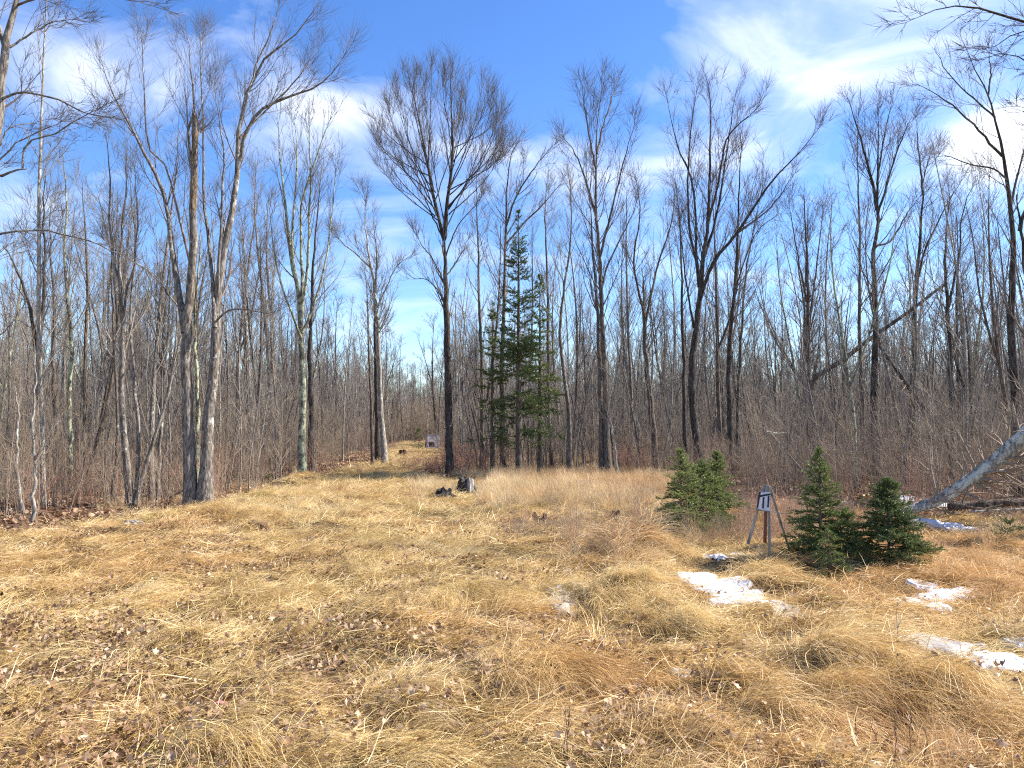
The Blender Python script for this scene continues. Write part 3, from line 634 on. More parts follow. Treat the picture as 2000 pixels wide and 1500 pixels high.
# central tree
CEN = 27.2
cl_ = [([(877, 930), (876, 830), (874, 700), (872, 600), (870, 520), (868, 462)], 15.5, 11.5, 0, 6, (1.8, .55)),
       ([(868, 468), (859, 435), (850, 392), (841, 350), (833, 310), (822, 250), (808, 190), (795, 150)], 8, 2.2, .9, 13, (2.2, .35)),
       ([(868, 464), (873, 413), (876, 371), (881, 335), (884, 290), (882, 220), (880, 140)], 10, 2.2, -.4, 14, (2.3, .3))]
for k in range(30):
    ph = R(-104 + 208 * (k + .5) / 30 + rng.normal(0, 3)); q = rng.uniform(.68, .93); dy = rng.uniform(-2.6, 2.6) * (1 - .3 * abs(math.sin(ph)))
    st_ = [(858, 432), (876, 372), (841, 345), (882, 320), (870, 448), (836, 322), (884, 290), (873, 408), (850, 392)][k % 9]; ex, ey = 861 + 160 * q * math.sin(ph), 288 - 172 * q * math.cos(ph)
    if (ex < 862) != (st_[0] < 866) and abs(ex - 862) > 50: st_ = (855 - 12 * rng.random(), 425 - 60 * rng.random()) if ex < 862 else (874 + 6 * rng.random(), 420 - 60 * rng.random())
    m1 = (st_[0] + (ex - st_[0]) * .38, st_[1] + (ey - st_[1]) * .30 - 0); m2 = (st_[0] + (ex - st_[0]) * .75, st_[1] + (ey - st_[1]) * .64)
    cl_.append(([st_, m1, m2, (ex, ey)], 2.8, 1.0, dy, 7, (1.15, .2)))
for q in ([(870, 540), (885, 520), (905, 490), (912, 470)], [(866, 470), (840, 410), (822, 370), (815, 330)], [(871, 560), (845, 505), (825, 480), (812, 455)], [(871, 500), (895, 440), (930, 400), (940, 385)], [(872, 600), (850, 560), (830, 545), (805, 545)]):
    cl_.append((q, 3.5, 1.4, rng.uniform(-1, 1), 6, (1.0, .15)))
tree('lone tall dark tree at the centre with a round fan-shaped crown', CEN, cl_, B_DARK, T_BROWN, nB=6, LB=1.1, nC=4, LC=.62, trop=.17, angA=.42, angB=.4)
# right of centre vase tree
tree('tall double-stemmed tree right of the green fir with an open vase crown', 25.5,
     [([(1186, 928), (1184, 820), (1181, 720), (1176, 620), (1170, 500), (1164, 400), (1164, 300), (1168, 220), (1180, 158)], 14, 2, 0, 26, (2.4, .38)),
      ([(1176, 915), (1173, 800), (1170, 690), (1167, 610), (1160, 520), (1155, 430), (1150, 380)], 10, 4, .8, 8, (1.9, .45), 'base'),
      ([(1172, 500), (1188, 440), (1210, 350), (1225, 290), (1240, 240)], 6, 1.8, -1, 10, (1.8, .2)),
      ([(1164, 420), (1140, 340), (1118, 290), (1096, 262)], 6, 1.8, 1, 10, (1.6, .2)),
      ([(1164, 330), (1150, 260), (1140, 200), (1138, 170)], 5, 1.6, -1, 9, (1.3, .2)),
      ([(1166, 300), (1180, 240), (1196, 190), (1200, 165)], 5, 1.6, 1, 9, (1.3, .2)),
      ([(1175, 560), (1195, 500), (1230, 430), (1248, 380)], 5, 1.6, 1.6, 9, (1.4, .2))],
     B_BROWN, T_BROWN, nB=7, LB=1.0, nC=5, LC=.58, trop=.15, angA=.5)
# big dark tree 1365
tree('wide dark multi-limbed tree behind the left small spruce with limbs sweeping right', 26.5,
     [([(1368, 925), (1356, 820), (1351, 727), (1357, 650), (1364, 600), (1371, 540), (1376, 480), (1384, 420), (1386, 300), (1387, 200), (1376, 140)], 17, 2.5, 0, 20, (2.3, .45)),
      ([(1366, 590), (1382, 540), (1398, 505), (1440, 455), (1475, 402), (1510, 350), (1562, 297), (1608, 240)], 9, 2, -1, 20, (1.9, .2)),
      ([(1366, 560), (1360, 500), (1359, 420), (1345, 333), (1321, 280), (1302, 185)], 8, 2, 1, 15, (1.9, .2)),
      ([(1376, 500), (1400, 420), (1415, 330), (1428, 240), (1440, 170)], 7, 2, 1.2, 15, (2.0, .2)),
      ([(1384, 430), (1405, 350), (1420, 270), (1470, 220), (1490, 200)], 6, 2, -1.6, 11, (1.6, .2)),
      ([(1362, 520), (1345, 430), (1345, 330), (1350, 240), (1365, 160)], 6, 2, -1.3, 12, (1.8, .2)),
      ([(1440, 455), (1475, 430), (1510, 400), (1550, 340)], 5, 1.6, .8, 8, (1.2, .2)),
      ([(1355, 640), (1342, 560), (1332, 480), (1326, 420)], 5, 2, .6, 8, (1.4, .3))],
     B_DARK, T_BROWN, nB=7, LB=1.0, nC=5, LC=.58, trop=.15, angA=.42)
tree('thin straight dark tree close left of the wide dark multi-limbed tree', 28, [([(1340, 928), (1336, 800), (1335, 710), (1332, 600), (1331, 500), (1325, 400), (1315, 340)], 9, 2.5, 0, 18, (1.8, .4))], B_DARK, nA=18, LA=1.8, nB=5)
tree('upright dark tree right of the wide dark multi-limbed tree', 27, [([(1427, 928), (1425, 800), (1424, 745), (1426, 657), (1437, 535), (1441, 440), (1445, 330), (1450, 260)], 12, 2.5, 0, 22, (1.9, .4)),
      ([(1430, 600), (1450, 520), (1480, 450), (1520, 420)], 4, 1.6, 0, 7, (1.2, .3))], B_DARK, nB=5)
tree('slim tree just right of the upright dark tree leaning slightly right', 29, [([(1441, 920), (1440, 815), (1445, 700), (1452, 600), (1458, 520), (1476, 430), (1490, 360)], 8, 2, 0, 16, (1.7, .4))], B_BROWN, nB=5)
tree('crooked tree with a broken-looking crown behind the tall dry grass', 31, [([(1281, 905), (1275, 830), (1268, 760), (1261, 700), (1258, 600), (1256, 540)], 13, 7, 0, 8, (1.8, .55)),
      ([(1259, 640), (1275, 560), (1290, 500), (1310, 440), (1320, 360)], 6, 2, .5, 12, (1.6, .2)), ([(1259, 620), (1245, 560), (1238, 500), (1250, 420), (1240, 340)], 6, 2, -.5, 12, (1.6, .2)), ([(1262, 700), (1285, 640), (1300, 590)], 5, 2, 1, 6, (1.2, .2))], B_BROWN, nB=5)
# 1582 tree + leaning trunk
tree('forked dark tree that props up the long leaning dead trunk', 30, [([(1594, 920), (1588, 820), (1580, 745), (1578, 640), (1577, 540), (1574, 450), (1570, 380)], 14, 3, 0, 20, (1.9, .4)),
      ([(1578, 650), (1590, 560), (1600, 480), (1608, 400)], 6, 2, .6, 10, (1.5, .3)), ([(1578, 600), (1562, 520), (1548, 440), (1540, 390)], 5, 2, -.6, 10, (1.5, .3))], B_BROWN, nB=5)
tree('tall dark tree with a full narrow crown left of the sun-side pair at the right', 26, [([(1711, 935), (1709, 830), (1708, 740), (1710, 640), (1708, 560), (1704, 510), (1714, 440), (1713, 400), (1716, 300), (1714, 200)], 18, 2.5, 0, 24, (2.1, .42)),
      ([(1713, 410), (1702, 350), (1685, 290), (1668, 230), (1655, 190)], 8, 2, .8, 15, (1.7, .2)), ([(1714, 420), (1735, 350), (1758, 280), (1780, 230)], 6, 2, -.8, 14, (1.7, .2)),
      ([(1710, 480), (1740, 470), (1770, 420), (1800, 380)], 5, 1.6, .8, 9, (1.4, .2)), ([(1713, 360), (1728, 260), (1745, 190)], 5, 1.6, .8, 9, (1.3, .2))], B_DARK, nB=6, LB=1.0, nC=4, LC=.55, angA=.45)
tree('straight slender tree just left of the full narrow crown', 28, [([(1687, 925), (1684, 800), (1680, 680), (1678, 600), (1680, 500), (1677, 400), (1675, 300), (1677, 210)], 10, 2, 0, 26, (1.9, .4))], B_BROWN, nB=6, LB=.9, angA=.5)
tree('dark tree curving right near the top, between the narrow crown and the right edge', 27, [([(1780, 925), (1783, 780), (1786, 640), (1790, 552), (1797, 480), (1801, 400), (1808, 330), (1822, 290)], 15, 3, 0, 20, (2.0, .4)),
      ([(1790, 560), (1810, 480), (1850, 400), (1880, 350)], 6, 2, .5, 10, (1.6, .2)), ([(1803, 380), (1795, 300), (1790, 240)], 5, 2, .5, 8, (1.3, .2))], B_DARK, nB=5)
tree('dark tree behind the upper end of the fallen trunk with a thicket of branches', 24, [([(1859, 945), (1861, 815), (1856, 700), (1853, 640), (1847, 520), (1850, 440), (1855, 380)], 14, 4, 0, 26, (2.2, .35)),
      ([(1853, 600), (1872, 500), (1880, 420), (1905, 350)], 6, 2, .5, 12, (1.8, .2))], B_DARK, nB=6)
tree('second dark trunk right of the thicket-crowned tree', 27, [([(1877, 930), (1874, 800), (1870, 700), (1868, 600), (1872, 500), (1868, 420)], 10, 3, 0, 18, (1.9, .4))], B_DARK, nB=5)
tree('leaning tall tree at the right edge whose crown bends left over the cumulus cloud', 17.5, [([(1990, 985), (1985, 850), (1980, 720), (1975, 620), (1979, 500), (1974, 400), (1966, 340), (1957, 290), (1943, 227), (1922, 168), (1900, 125), (1874, 66)], 21, 2.2, -.6, 12, (1.5, .4)),
      ([(1958, 305), (1930, 275), (1912, 252), (1860, 206), (1825, 182), (1786, 162)], 6, 1.8, -.6, 14, (1.1, .15)), ([(1968, 350), (1940, 330), (1890, 320), (1850, 305), (1820, 308)], 5, 1.6, .5, 10, (1.0, .15)),
      ([(1944, 230), (1900, 190), (1850, 140), (1825, 95)], 4.5, 1.6, .5, 10, (1.0, .15)), ([(1930, 185), (1935, 130), (1925, 90)], 4, 1.6, .3, 7, (.9, .15)), ([(1974, 400), (1990, 330), (2010, 260), (2015, 200)], 6, 2, .6, 9, (1.0, .15))],
     B_DARK, T_BROWN, nB=5, LB=.65, nC=4, LC=.35, trop=.10, angA=.62)
tree('dark tree at the very right edge rising out of the picture', 16.5, [([(2050, 1000), (2030, 800), (2012, 640), (2000, 500), (1990, 430), (1985, 380)], 22, 6, 0, 8, (1.6, .5)),
      ([(1992, 450), (2010, 380), (2040, 300), (2060, 180)], 9, 4, 0, 7, (1.3, .2))], B_DARK, nB=5, LB=.8, nC=3)
# overhanging branches top right: tree stands off to the right
tree('big tree just outside the right edge reaching bare boughs into the top right corner', 11.5, [([(2330, 1050), (2310, 700), (2290, 400), (2270, 150), (2250, -60)], 46, 24, 0, 0),
      ([(2275, 190), (2150, 120), (2060, 60), (2000, 42), (1940, 22), (1880, 12), (1825, 20), (1790, 36), (1752, 44)], 13, 1.6, -.7, 20, (.75, .35)),
      ([(2270, 150), (2120, 90), (2040, 70), (1990, 62), (1930, 95), (1880, 92)], 9, 1.5, .6, 14, (.7, .35)),
      ([(2280, 260), (2150, 190), (2060, 160), (2000, 118), (1950, 105), (1900, 130)], 8, 1.5, -.4, 14, (.7, .35)),
      ([(2290, 380), (2150, 270), (2060, 225), (2000, 211), (1968, 200)], 7, 1.5, -.4, 9, (.6, .35)),
      ([(2262, 60), (2150, 0), (2040, -30), (1960, -40), (1900, -20)], 9, 1.6, .3, 13, (.7, .35))],
     B_DARK, T_BROWN, nB=6, LB=.42, nC=3, LC=.2, trop=.04, angA=.8, rmin=.0035)
# behind the fir
tree('tall tree behind the green fir with a crown leaning right', 30, [([(983, 925), (981, 800), (981, 675), (985, 570), (986, 500), (989, 400), (993, 330), (1003, 290), (1022, 255)], 12, 2.5, 0, 22, (2.4, .45)),
      ([(989, 440), (1010, 380), (1050, 320), (1080, 285)], 5, 1.8, -.6, 10, (1.6, .2)), ([(986, 480), (1020, 440), (1060, 400), (1095, 360)], 5, 1.8, .6, 10, (1.6, .2))], B_BROWN, T_GREY, nB=5, LB=1.1, trop=.12)
tree('slim tree behind the left side of the green fir', 31, [([(944, 920), (942, 800), (940, 700), (936, 600), (934, 500), (932, 420), (930, 340)], 10, 2.5, 0, 20, (1.8, .4))], B_BROWN, T_GREY, nB=5)
tree('tall lean trunk behind the upper right of the green fir', 32, [([(1078, 915), (1072, 800), (1070, 640), (1068, 500), (1064, 420), (1070, 340)], 9, 2.5, 0, 18, (1.8, .45))], B_BROWN, T_GREY, nB=5)
tree('slightly leaning tree between the fir and the double-stemmed tree', 29, [([(1112, 915), (1110, 800), (1098, 700), (1094, 640), (1102, 560), (1112, 500), (1116, 400), (1108, 320)], 10, 2.5, 0, 20, (1.8, .45))], B_GREY, T_GREY, nB=5)
tree('thin pale crooked sapling in front of the double-stemmed tree', 24, [([(1205, 930), (1202, 880), (1194, 830), (1190, 790), (1198, 740)], 6, 2, 0, 8, (.9, .3))], B_PALE, T_GREY, nB=4)
# left of the trail
tree('pale slightly curving tree standing at the left edge of the trail', 34, [([(752, 897), (747, 850), (743, 780), (740, 700), (737, 620), (728, 540), (718, 480), (713, 420), (714, 362)], 12, 2, 0, 24, (1.9, .45)),
      ([(725, 525), (700, 500), (675, 480), (650, 455)], 4, 1.6, 0, 9, (1.2, .2)), ([(738, 600), (755, 560), (775, 520), (800, 500)], 4, 1.6, 0, 7, (1.2, .2))], B_PALE, T_GREY, nB=5, LB=.9, angA=.5)
tree('thin dark stem left of the pale curving tree by the trail', 33, [([(728, 905), (725, 800), (721, 700), (718, 600), (712, 520)], 7, 2, 0, 14, (1.6, .4))], B_BROWN, T_GREY, nB=4)
tree('stout dark trunk just behind the pale curving tree by the trail', 39, [([(738, 893), (736, 800), (734, 700), (732, 600), (735, 500), (730, 440)], 11, 3, 0, 18, (2.0, .4))], B_DARK, T_GREY, nB=5)
tree('dark tree close behind the lichened tree left of the trail', 29, [([(607, 912), (607, 800), (605, 700), (608, 600), (612, 520), (620, 420), (628, 330)], 12, 2.5, 0, 22, (2.0, .4))], B_DARK, T_GREY, nB=5)
tree('two-stemmed tree in woods right of the twin maple', 33, [([(531, 900), (529, 800), (526, 720), (520, 640), (512, 560), (503, 480), (498, 400), (500, 320)], 12, 2.5, 0, 20, (2.0, .4)),
      ([(528, 740), (535, 660), (524, 560), (520, 460), (525, 380)], 7, 2.5, .5, 14, (1.9, .3))], B_GREY, T_GREY, nB=5)
tree('slim pale tree left of the two-stemmed tree', 34, [([(492, 900), (490, 800), (485, 700), (480, 600), (478, 500), (472, 420)], 9, 2.5, 0, 18, (1.8, .4))], B_PALE, T_GREY, nB=5)
tree('yellow-green lichened trunk seen between the twin maple trunks', 19, [([(384, 968), (386, 850), (385, 760), (382, 680), (381, 600), (390, 500), (392, 420)], 10, 3, 0, 8, (1.2, .5))], B_LICH, T_GREY, nB=4)
# multi stem cluster at 250
tree('multi-stemmed clump of grey stems at the wood edge left of the twin maple', 16, [([(254, 992), (245, 880), (239, 780), (238, 650), (234, 520), (243, 400), (248, 270)], 15, 3, 0, 16, (1.3, .4)),
      ([(259, 990), (285, 910), (305, 850), (328, 765), (345, 690), (352, 640)], 11, 4, .4, 8, (1.0, .4), 'base'),
      ([(262, 988), (272, 900), (264, 780), (256, 660), (257, 560), (266, 460), (255, 380), (262, 300)], 9, 3, .7, 13, (1.3, .4), 'base'),
      ([(236, 570), (222, 500), (212, 420), (214, 330), (205, 260)], 7, 2.5, .5, 10, (1.1, .2)),
      ([(238, 630), (248, 560), (262, 520), (268, 420), (262, 320)], 6, 2.5, -.4, 10, (1.1, .2))], B_GREY, T_GREY, nB=5, LB=.7, nC=4, LC=.4, angA=.5)
tree('thin stem immediately left of the multi-stemmed clump', 16.5, [([(220, 985), (228, 880), (229, 780), (222, 640), (218, 500), (222, 420)], 7, 2.5, 0, 12, (1.1, .4))], B_BROWN, T_GREY, nB=4, LB=.6)
tree('thin curved stem between the multi-stemmed clump and the twin maple', 17.5, [([(308, 972), (312, 880), (320, 800), (338, 720), (345, 640), (342, 540)], 8, 3, 0, 10, (1.1, .4))], B_GREY, T_GREY, nB=4, LB=.6)
tree('dark bent tree at the far left wood edge', 16.8, [([(86, 978), (88, 880), (78, 780), (70, 680), (60, 610), (45, 560), (25, 510), (5, 480)], 14, 5, 0, 12, (1.4, .4)), ([(72, 700), (85, 600), (88, 500), (84, 420), (90, 330)], 9, 3, 0, 12, (1.3, .3))], B_DARK, T_GREY, nB=5, LB=.7)
tree('white-footed sapling at the field edge in the lower left', 13.3, [([(64, 1028), (68, 960), (66, 900), (64, 820), (70, 740), (66, 660)], 8, 2, 0, 16, (1.0, .15)), ([(68, 900), (85, 870), (105, 840), (125, 800)], 3.5, 1.3, 0, 6, (.5, .2))], B_PALE, T_BRUSH, nB=5, LB=.45, nC=3, LC=.25, angA=.8)
tree('crooked pale sapling behind the white-footed one', 14.6, [([(45, 1003), (37, 960), (33, 900), (36, 820), (30, 740)], 8, 3, 0, 8, (.8, .3))], B_PALE, T_BRUSH, nB=4, LB=.45, nC=3)
tree('lichen-spotted tree in woods right of the far left trees', 19, [([(137, 965), (136, 860), (134, 760), (140, 690), (133, 600), (126, 500), (130, 400), (124, 300)], 11, 3, 0, 18, (1.5, .4))], B_LICH, T_GREY, nB=5, LB=.8)
tree('straight dark tree left of the multi-stemmed clump', 20, [([(168, 958), (166, 860), (165, 760), (168, 640), (172, 560), (166, 460), (160, 350)], 10, 3, 0, 18, (1.6, .4))], B_BROWN, T_GREY, nB=5, LB=.8)
tree('dark slender tree with lichen behind the left far woods', 21, [([(112, 955), (110, 830), (104, 720), (106, 600), (98, 480), (100, 380)], 10, 3, 0, 18, (1.6, .4))], B_BROWN, T_GREY, nB=5, LB=.8)
# left edge near tree with arching boughs
tree('near mottled tree at the left edge whose boughs arch into the picture', 9.2, [([(-95, 1120), (-75, 800), (-45, 500), (-15, 300), (2, 180), (12, 90), (34, 10), (48, -60)], 30, 20, 0, 3, (.8, .7)),
      ([(-42, 480), (-20, 340), (0, 345), (20, 338), (52, 330)], 9, 7, -.2, 0),
      ([(44, 330), (46, 300), (60, 275), (100, 262), (135, 248), (165, 225), (200, 205), (215, 150)], 5, 1.5, .2, 12, (.5, .1)),
      ([(-30, 400), (-10, 330), (30, 283), (70, 258), (110, 242), (140, 220)], 7, 1.8, .4, 10, (.5, .2)),
      ([(0, 195), (30, 182), (70, 183), (120, 198), (165, 220), (212, 230)], 6, 2.5, -.3, 12, (.5, .1)),
      ([(10, 95), (40, 80), (70, 62), (110, 42), (155, 36)], 6, 1.8, .3, 10, (.55, .1)), ([(8, 90), (-10, 40), (-30, 0), (-50, -40)], 9, 5, .3, 5, (.6, .2)),
      ([(-40, 480), (0, 458), (70, 450), (120, 457), (175, 472), (240, 500), (290, 530)], 6, 1.8, -.3, 9, (.5, .2)),
      ([(-15, 300), (20, 250), (60, 242), (95, 232)], 4, 1.6, .5, 8, (.5, .1)), ([(34, 10), (90, -8), (160, -15), (240, -2), (300, 5), (318, 14)], 5, 1.4, -.4, 12, (.5, .1)),
      ([(-40, 560), (0, 490), (30, 470), (55, 440), (60, 400)], 4, 1.4, .4, 7, (.5, .2)), ([(-55, 690), (0, 655), (50, 590), (80, 560)], 5, 1.4, .2, 7, (.5, .2))],
     B_GREY, T_BROWN, nB=6, LB=.36, nC=4, LC=.2, trop=.02, angA=.75, rmin=.0022)

# leaning dead trunks and fallen wood
def log(name, label, pts, w0, w1, Y0, Y1, mat, twigs=0, Lt=1., cat='fallen tree', part='trunk', twm=None, ends=True, amp=.07):
    P = []; n = len(pts)
    for i, (u, v) in enumerate(pts): P.append(px(u, v, Y0 + (Y1 - Y0) * i / (n - 1)))
    P = spline(P, 20); t = np.linspace(0, 1, 20); Ym = (Y0 + Y1) / 2; r = (w0 * (1 - t) + w1 * t) * .5 / FPX * Ym; org = P[0].copy()
    root = empty(name, org); tag(root, label, cat); V, F = rough_tube(P, r, 12, amp); o = mesh_obj(part, [(V - org, F, 0)], [mat]); o.parent = root
    # broken ends
    for e_, s in ((0, 1), (-1, -1)):
        a = np.arange(12) / 12 * 6.283; T = norm(P[1] - P[0]) if e_ == 0 else norm(P[-1] - P[-2]); A = norm(np.cross(T, [0, .3, 1])); B = np.cross(T, A)
        ring = P[e_] + r[e_] * (np.cos(a)[:, None] * A + np.sin(a)[:, None] * B) ; V = np.vstack([ring, P[e_] - T * s * r[e_] * -.3]); F = np.array([(i, (i + 1) % 12, 12) for i in range(12)])
        q = mesh_obj('broken_end', [(V - org, F, 0)], [ROT if name != 'snow_free' else mat]); q.parent = root
    if twigs:
        A, ra = grow(P[None], r[None], twigs, .1, .98, Lt, .9, 7, .03, .12, .25, .006, .3); B2, rb = grow(A, ra, 5, .2, .95, Lt * .45, .7, 5, .02, .14, .6, .005, .4)
        ps = []
        for Q, q, S in ((A, ra, 4), (B2, rb, 3)): V, F = tubes(Q, q, S); ps.append((V - org, F, 0))
        c = mesh_obj('twigs', ps, [twm or T_BRUSH]); c.parent = root; c['kind'] = 'stuff'
    return root
log('leaning_dead_tree', 'long dead trunk leaning right from the forked tree across the woods', [(1586, 760), (1592, 738), (1650, 700), (1695, 665), (1780, 605), (1825, 570), (1845, 556)], 10, 5, 29.6, 27.5, B_BROWN, 12, 1.3)
log('leaning_dead_tree', 'thin dead pole leaning left down from the dark curving tree', [(1715, 672), (1755, 727), (1790, 776), (1825, 815), (1862, 880)], 6, 12, 27, 23.5, B_DARK, 8, 1.2)
log('fallen_tree', 'large pale barked fallen trunk slanting up to the right edge', [(1752, 1004), (1800, 990), (1839, 974), (1885, 945), (1930, 913), (1975, 875), (2030, 830), (2080, 790)], 17, 34, 13.9, 12.6, B_PALE, 60, 1.2, amp=.13)
log('ground_log', 'dark-ended log lying level on the ground under the slanting fallen trunk', [(1853, 990), (1900, 986), (1960, 982), (2010, 980), (2080, 978)], 15, 17, 13.6, 13.4, B_BROWN, 6, .6)
log('fallen_pole', 'thin bleached pole lying in front of the level log', [(1892, 1000), (1940, 997), (2010, 994)], 4, 5, 13.3, 13.2, B_PALE, 0)
log('broken_sapling', 'small white birch-like pole tipped down to the right behind the target stand', [(1508, 848), (1530, 876), (1552, 902), (1572, 926)], 4, 5, 19, 18, B_GREY, 4, .5)
log('broken_branch', 'short grey broken branch hanging level above the white tipped pole', [(1496, 844), (1515, 847), (1536, 846)], 7, 4, 19.1, 19.1, B_PALE, 3, .4)
log('fallen_branch', 'low dead branch lying among the leaves left of the twin maple', [(330, 972), (350, 962), (372, 950)], 3, 4, 17.5, 17, B_GREY, 4, .4)

# ------------------------------------------------------------------ generic woods
def generic(H, r0, nl, lf, ang, bend, fork, twigs=(5, 3), rm=.007, S=(8, 5, 4, 3), trop=.16, KT=16):
    K = KT; z = np.linspace(0, 1, K); ax, ay = rng.uniform(0, 6.28, 2); P = np.zeros((K, 3)); P[:, 2] = z * H
    P[:, 0] = bend * H * (.04 * np.sin(z * 3 + ax) - .04 * math.sin(ax)) + .02 * H * bend * z; P[:, 1] = bend * H * .04 * (np.sin(z * 4 + ay) - math.sin(ay)); P[:, :2] += np.cumsum(rng.normal(0, .018 * bend, (K, 2)), 0) - 0
    P[:, :2] -= P[0, :2]
    r = r0 * (1 - z) ** .8 + .012; r *= (1 + .45 * np.exp(-z * 28)); P[0, 2] = -.15
    trunk = [(P, r)]
    for k in range(fork):
        i = int(K * rng.uniform(.3, .55)); d = norm(P[i + 1] - P[i] + np.array([rng.normal(0, .35), rng.normal(0, .35), 0]) * (P[i + 1, 2] - P[i, 2]) * 1.2); Q = [P[i]]; st = H * (1 - z[i]) * .85 / 11
        for j in range(11): Q.append(Q[-1] + d * st); d = norm(d + [0, 0, .08] + rng.normal(0, .04, 3))
        Q = np.array(Q); q = r[i] * .7 * (1 - np.linspace(0, 1, 12)) ** .8 + .01; trunk.append((Q, q))
    tp = []; crown = []; As, ras = [], []
    for j, (Q, q) in enumerate(trunk):
        V, F = tubes(Q[None], (q * (1 + .04 * rng.normal(size=len(q))))[None], S[0] if j == 0 else S[1]); tp.append((V, F, 0))
        A, ra = grow(Q[None], q[None], nl if j == 0 else nl * 2 // 3, .34 if j == 0 else .08, 1, H * lf * 1.25 * (1 if j == 0 else .8), ang * 1.1, 7, trop * .8, .06, .34, rm * 1.6, .62); As.append(A); ras.append(ra)
    A = np.concatenate(As); ra = np.concatenate(ras); B, rb = grow(A, ra, twigs[0], .15, .97, H * lf * .52, .55, 5, trop, .07, .55, rm * 1.15, .5); Cq, rc = grow(B, rb, twigs[1], .1, .98, H * lf * .27, .5, 4 if S[3] == 3 and KT > 12 else 3, trop, .13, .75, rm, .4)
    for Q, q, s in ((A, ra, S[2]), (B, rb, 3), (Cq, rc, 3)): V, F = tubes(Q, q, s); crown.append((V, F, 0))
    return tp, crown
GEN = []
for (H, r0, nl, lf, ang, bend, fork, bm, tm) in ((14, .13, 22, .17, .5, .8, 0, B_GREY, T_GREY), (14, .15, 20, .18, .48, .6, 1, B_BROWN, T_BROWN), (15, .12, 24, .14, .45, .5, 0, B_DARK, T_BROWN), (13, .11, 20, .17, .6, 1.3, 0, B_GREY, T_GREY),
        (14, .16, 18, .2, .45, .8, 2, B_DARK, T_BROWN), (15, .10, 20, .12, .5, .6, 0, B_PALE, T_GREY), (12, .09, 16, .17, .6, 1.5, 1, B_BROWN, T_GREY), (14, .13, 22, .16, .5, 1.0, 1, B_LICH, T_GREY), (11, .07, 18, .14, .5, 1.2, 0, B_GREY, T_GREY)):
    tp, cr = generic(H, r0 * .72, nl, lf, ang, bend, fork, rm=.0062)
    a = mesh_obj('trunk', tp, [bm], link=False).data; b = mesh_obj('crown', cr, [tm], link=False).data; GEN.append((a, b, H))
LOWG = []
for (H, r0, nl, lf, ang, bend, fork, bm, tm) in ((14, .12, 16, .17, .5, .8, 0, B_GREY, T_GREY), (14, .14, 14, .18, .48, .6, 1, B_BROWN, T_BROWN), (15, .11, 16, .14, .45, .5, 0, B_DARK, T_BROWN), (13, .10, 14, .17, .6, 1.3, 0, B_PALE, T_GREY), (15, .10, 16, .13, .5, .6, 1, B_GREY, T_GREY)):
    tp, cr = generic(H, r0 * .72, nl, lf, ang, bend, fork, twigs=(4, 3), rm=.010, S=(5, 4, 3, 3), KT=10)
    LOWG.append((mesh_obj('trunk', [(v, f, 0) for v, f, _ in tp] + [(v, f, 1) for v, f, _ in cr], [bm, tm], link=False), H))
def trail_clear(x, y, extra=0.):
    """distance from the trail that runs off through the woods"""
    cx = np.interp(y, [20, 34, 48, 80, 100, 140], [-3.2, -5.0, -7.0, -10.6, -11, -4.0]); wd = np.interp(y, [20, 34, 80, 100, 110], [2.6, 1.9, 1.5, .8, -9]); return np.abs(x - cx) > wd + extra
LAND = [(-1e9, 60, 'at the far left edge of the woods'), (60, 240, 'in woods left of the multi-stemmed clump'), (240, 370, 'in woods behind the multi-stemmed clump'), (370, 590, 'in woods between the twin maple and lichened tree'),
        (590, 760, 'in woods right of the lichened tree'), (760, 880, 'in woods at the far end of the trail'), (880, 960, 'in woods right of the central tree'), (960, 1100, 'in woods behind the green fir'),
        (1100, 1280, 'in woods behind the double-stemmed tree'), (1280, 1450, 'in woods behind the wide multi-limbed tree'), (1450, 1600, 'in woods behind the target stand'), (1600, 1790, 'in woods behind the long leaning trunk'), (1790, 1e9, 'in woods behind the fallen logs')]
LOOK = ['grey tree', 'brown forked tree', 'dark slender tree', 'crooked grey tree', 'dark spreading tree', 'pale slender tree', 'crooked brown tree', 'lichened tree', 'thin grey pole']
gp = []; tries = 0
bands = [(16, 30, 40), (30, 45, 85), (45, 64, 130)]
for (ya, yb, n) in bands:
    k = 0
    while k < n:
        tries += 1; y = math.sqrt(rng.uniform(ya * ya, yb * yb)); u = rng.uniform(-120, 2120); x = (u - 1000) / FPX * y
        if (abs(u - 845) < 30 and y < 60) or (1440 < u < 1650 and y < 27) or in_poly([x], [y], FIELD)[0] or not trail_clear(x, y, .4): continue
        if y < 33 and not (u < 560 or 1500 < u): continue
        if min([9] + [math.hypot(x - a, y - b) for a, b in gp]) < .75: continue
        gp.append((x, y)); k += 1
        g = int(rng.choice(9, p=[.14, .10, .14, .12, .07, .12, .11, .07, .13])); me_t, me_c, H = GEN[g]
        s = rng.uniform(.55, .92) * (1.0 if y > 30 else .8); 
        if 600 < u < 860: s *= .72
        zone_ = [t for a, b, t in LAND if a <= u < b][0]; depth = 'forward' if y < 30 else ('midway' if y < 45 else 'deep')
        root = empty('bare_tree', (x, y, gz(x, y)), rng.uniform(0, 6.28)); th = rng.uniform(.8, 1.15); root.scale = (s * th, s * th, s); root.rotation_euler = (rng.normal(0, .035), rng.normal(0, .035), rng.uniform(0, 6.28))
        lx = root.rotation_euler[1]; how = 'right-leaning' if lx > .03 else ('left-leaning' if lx < -.03 else 'upright')
        size = 'tall' if s * H > 10.2 else ('short' if s * H < 8 else 'middling')
        tag(root, f'{size} {how} {LOOK[g]}, {depth} {zone_}', 'tree', f'bare trees {depth} {zone_}')
        for nm, me in (('trunk', me_t), ('crown', me_c)):
            o = bpy.data.objects.new(nm, me); C.objects.link(o); o.parent = root
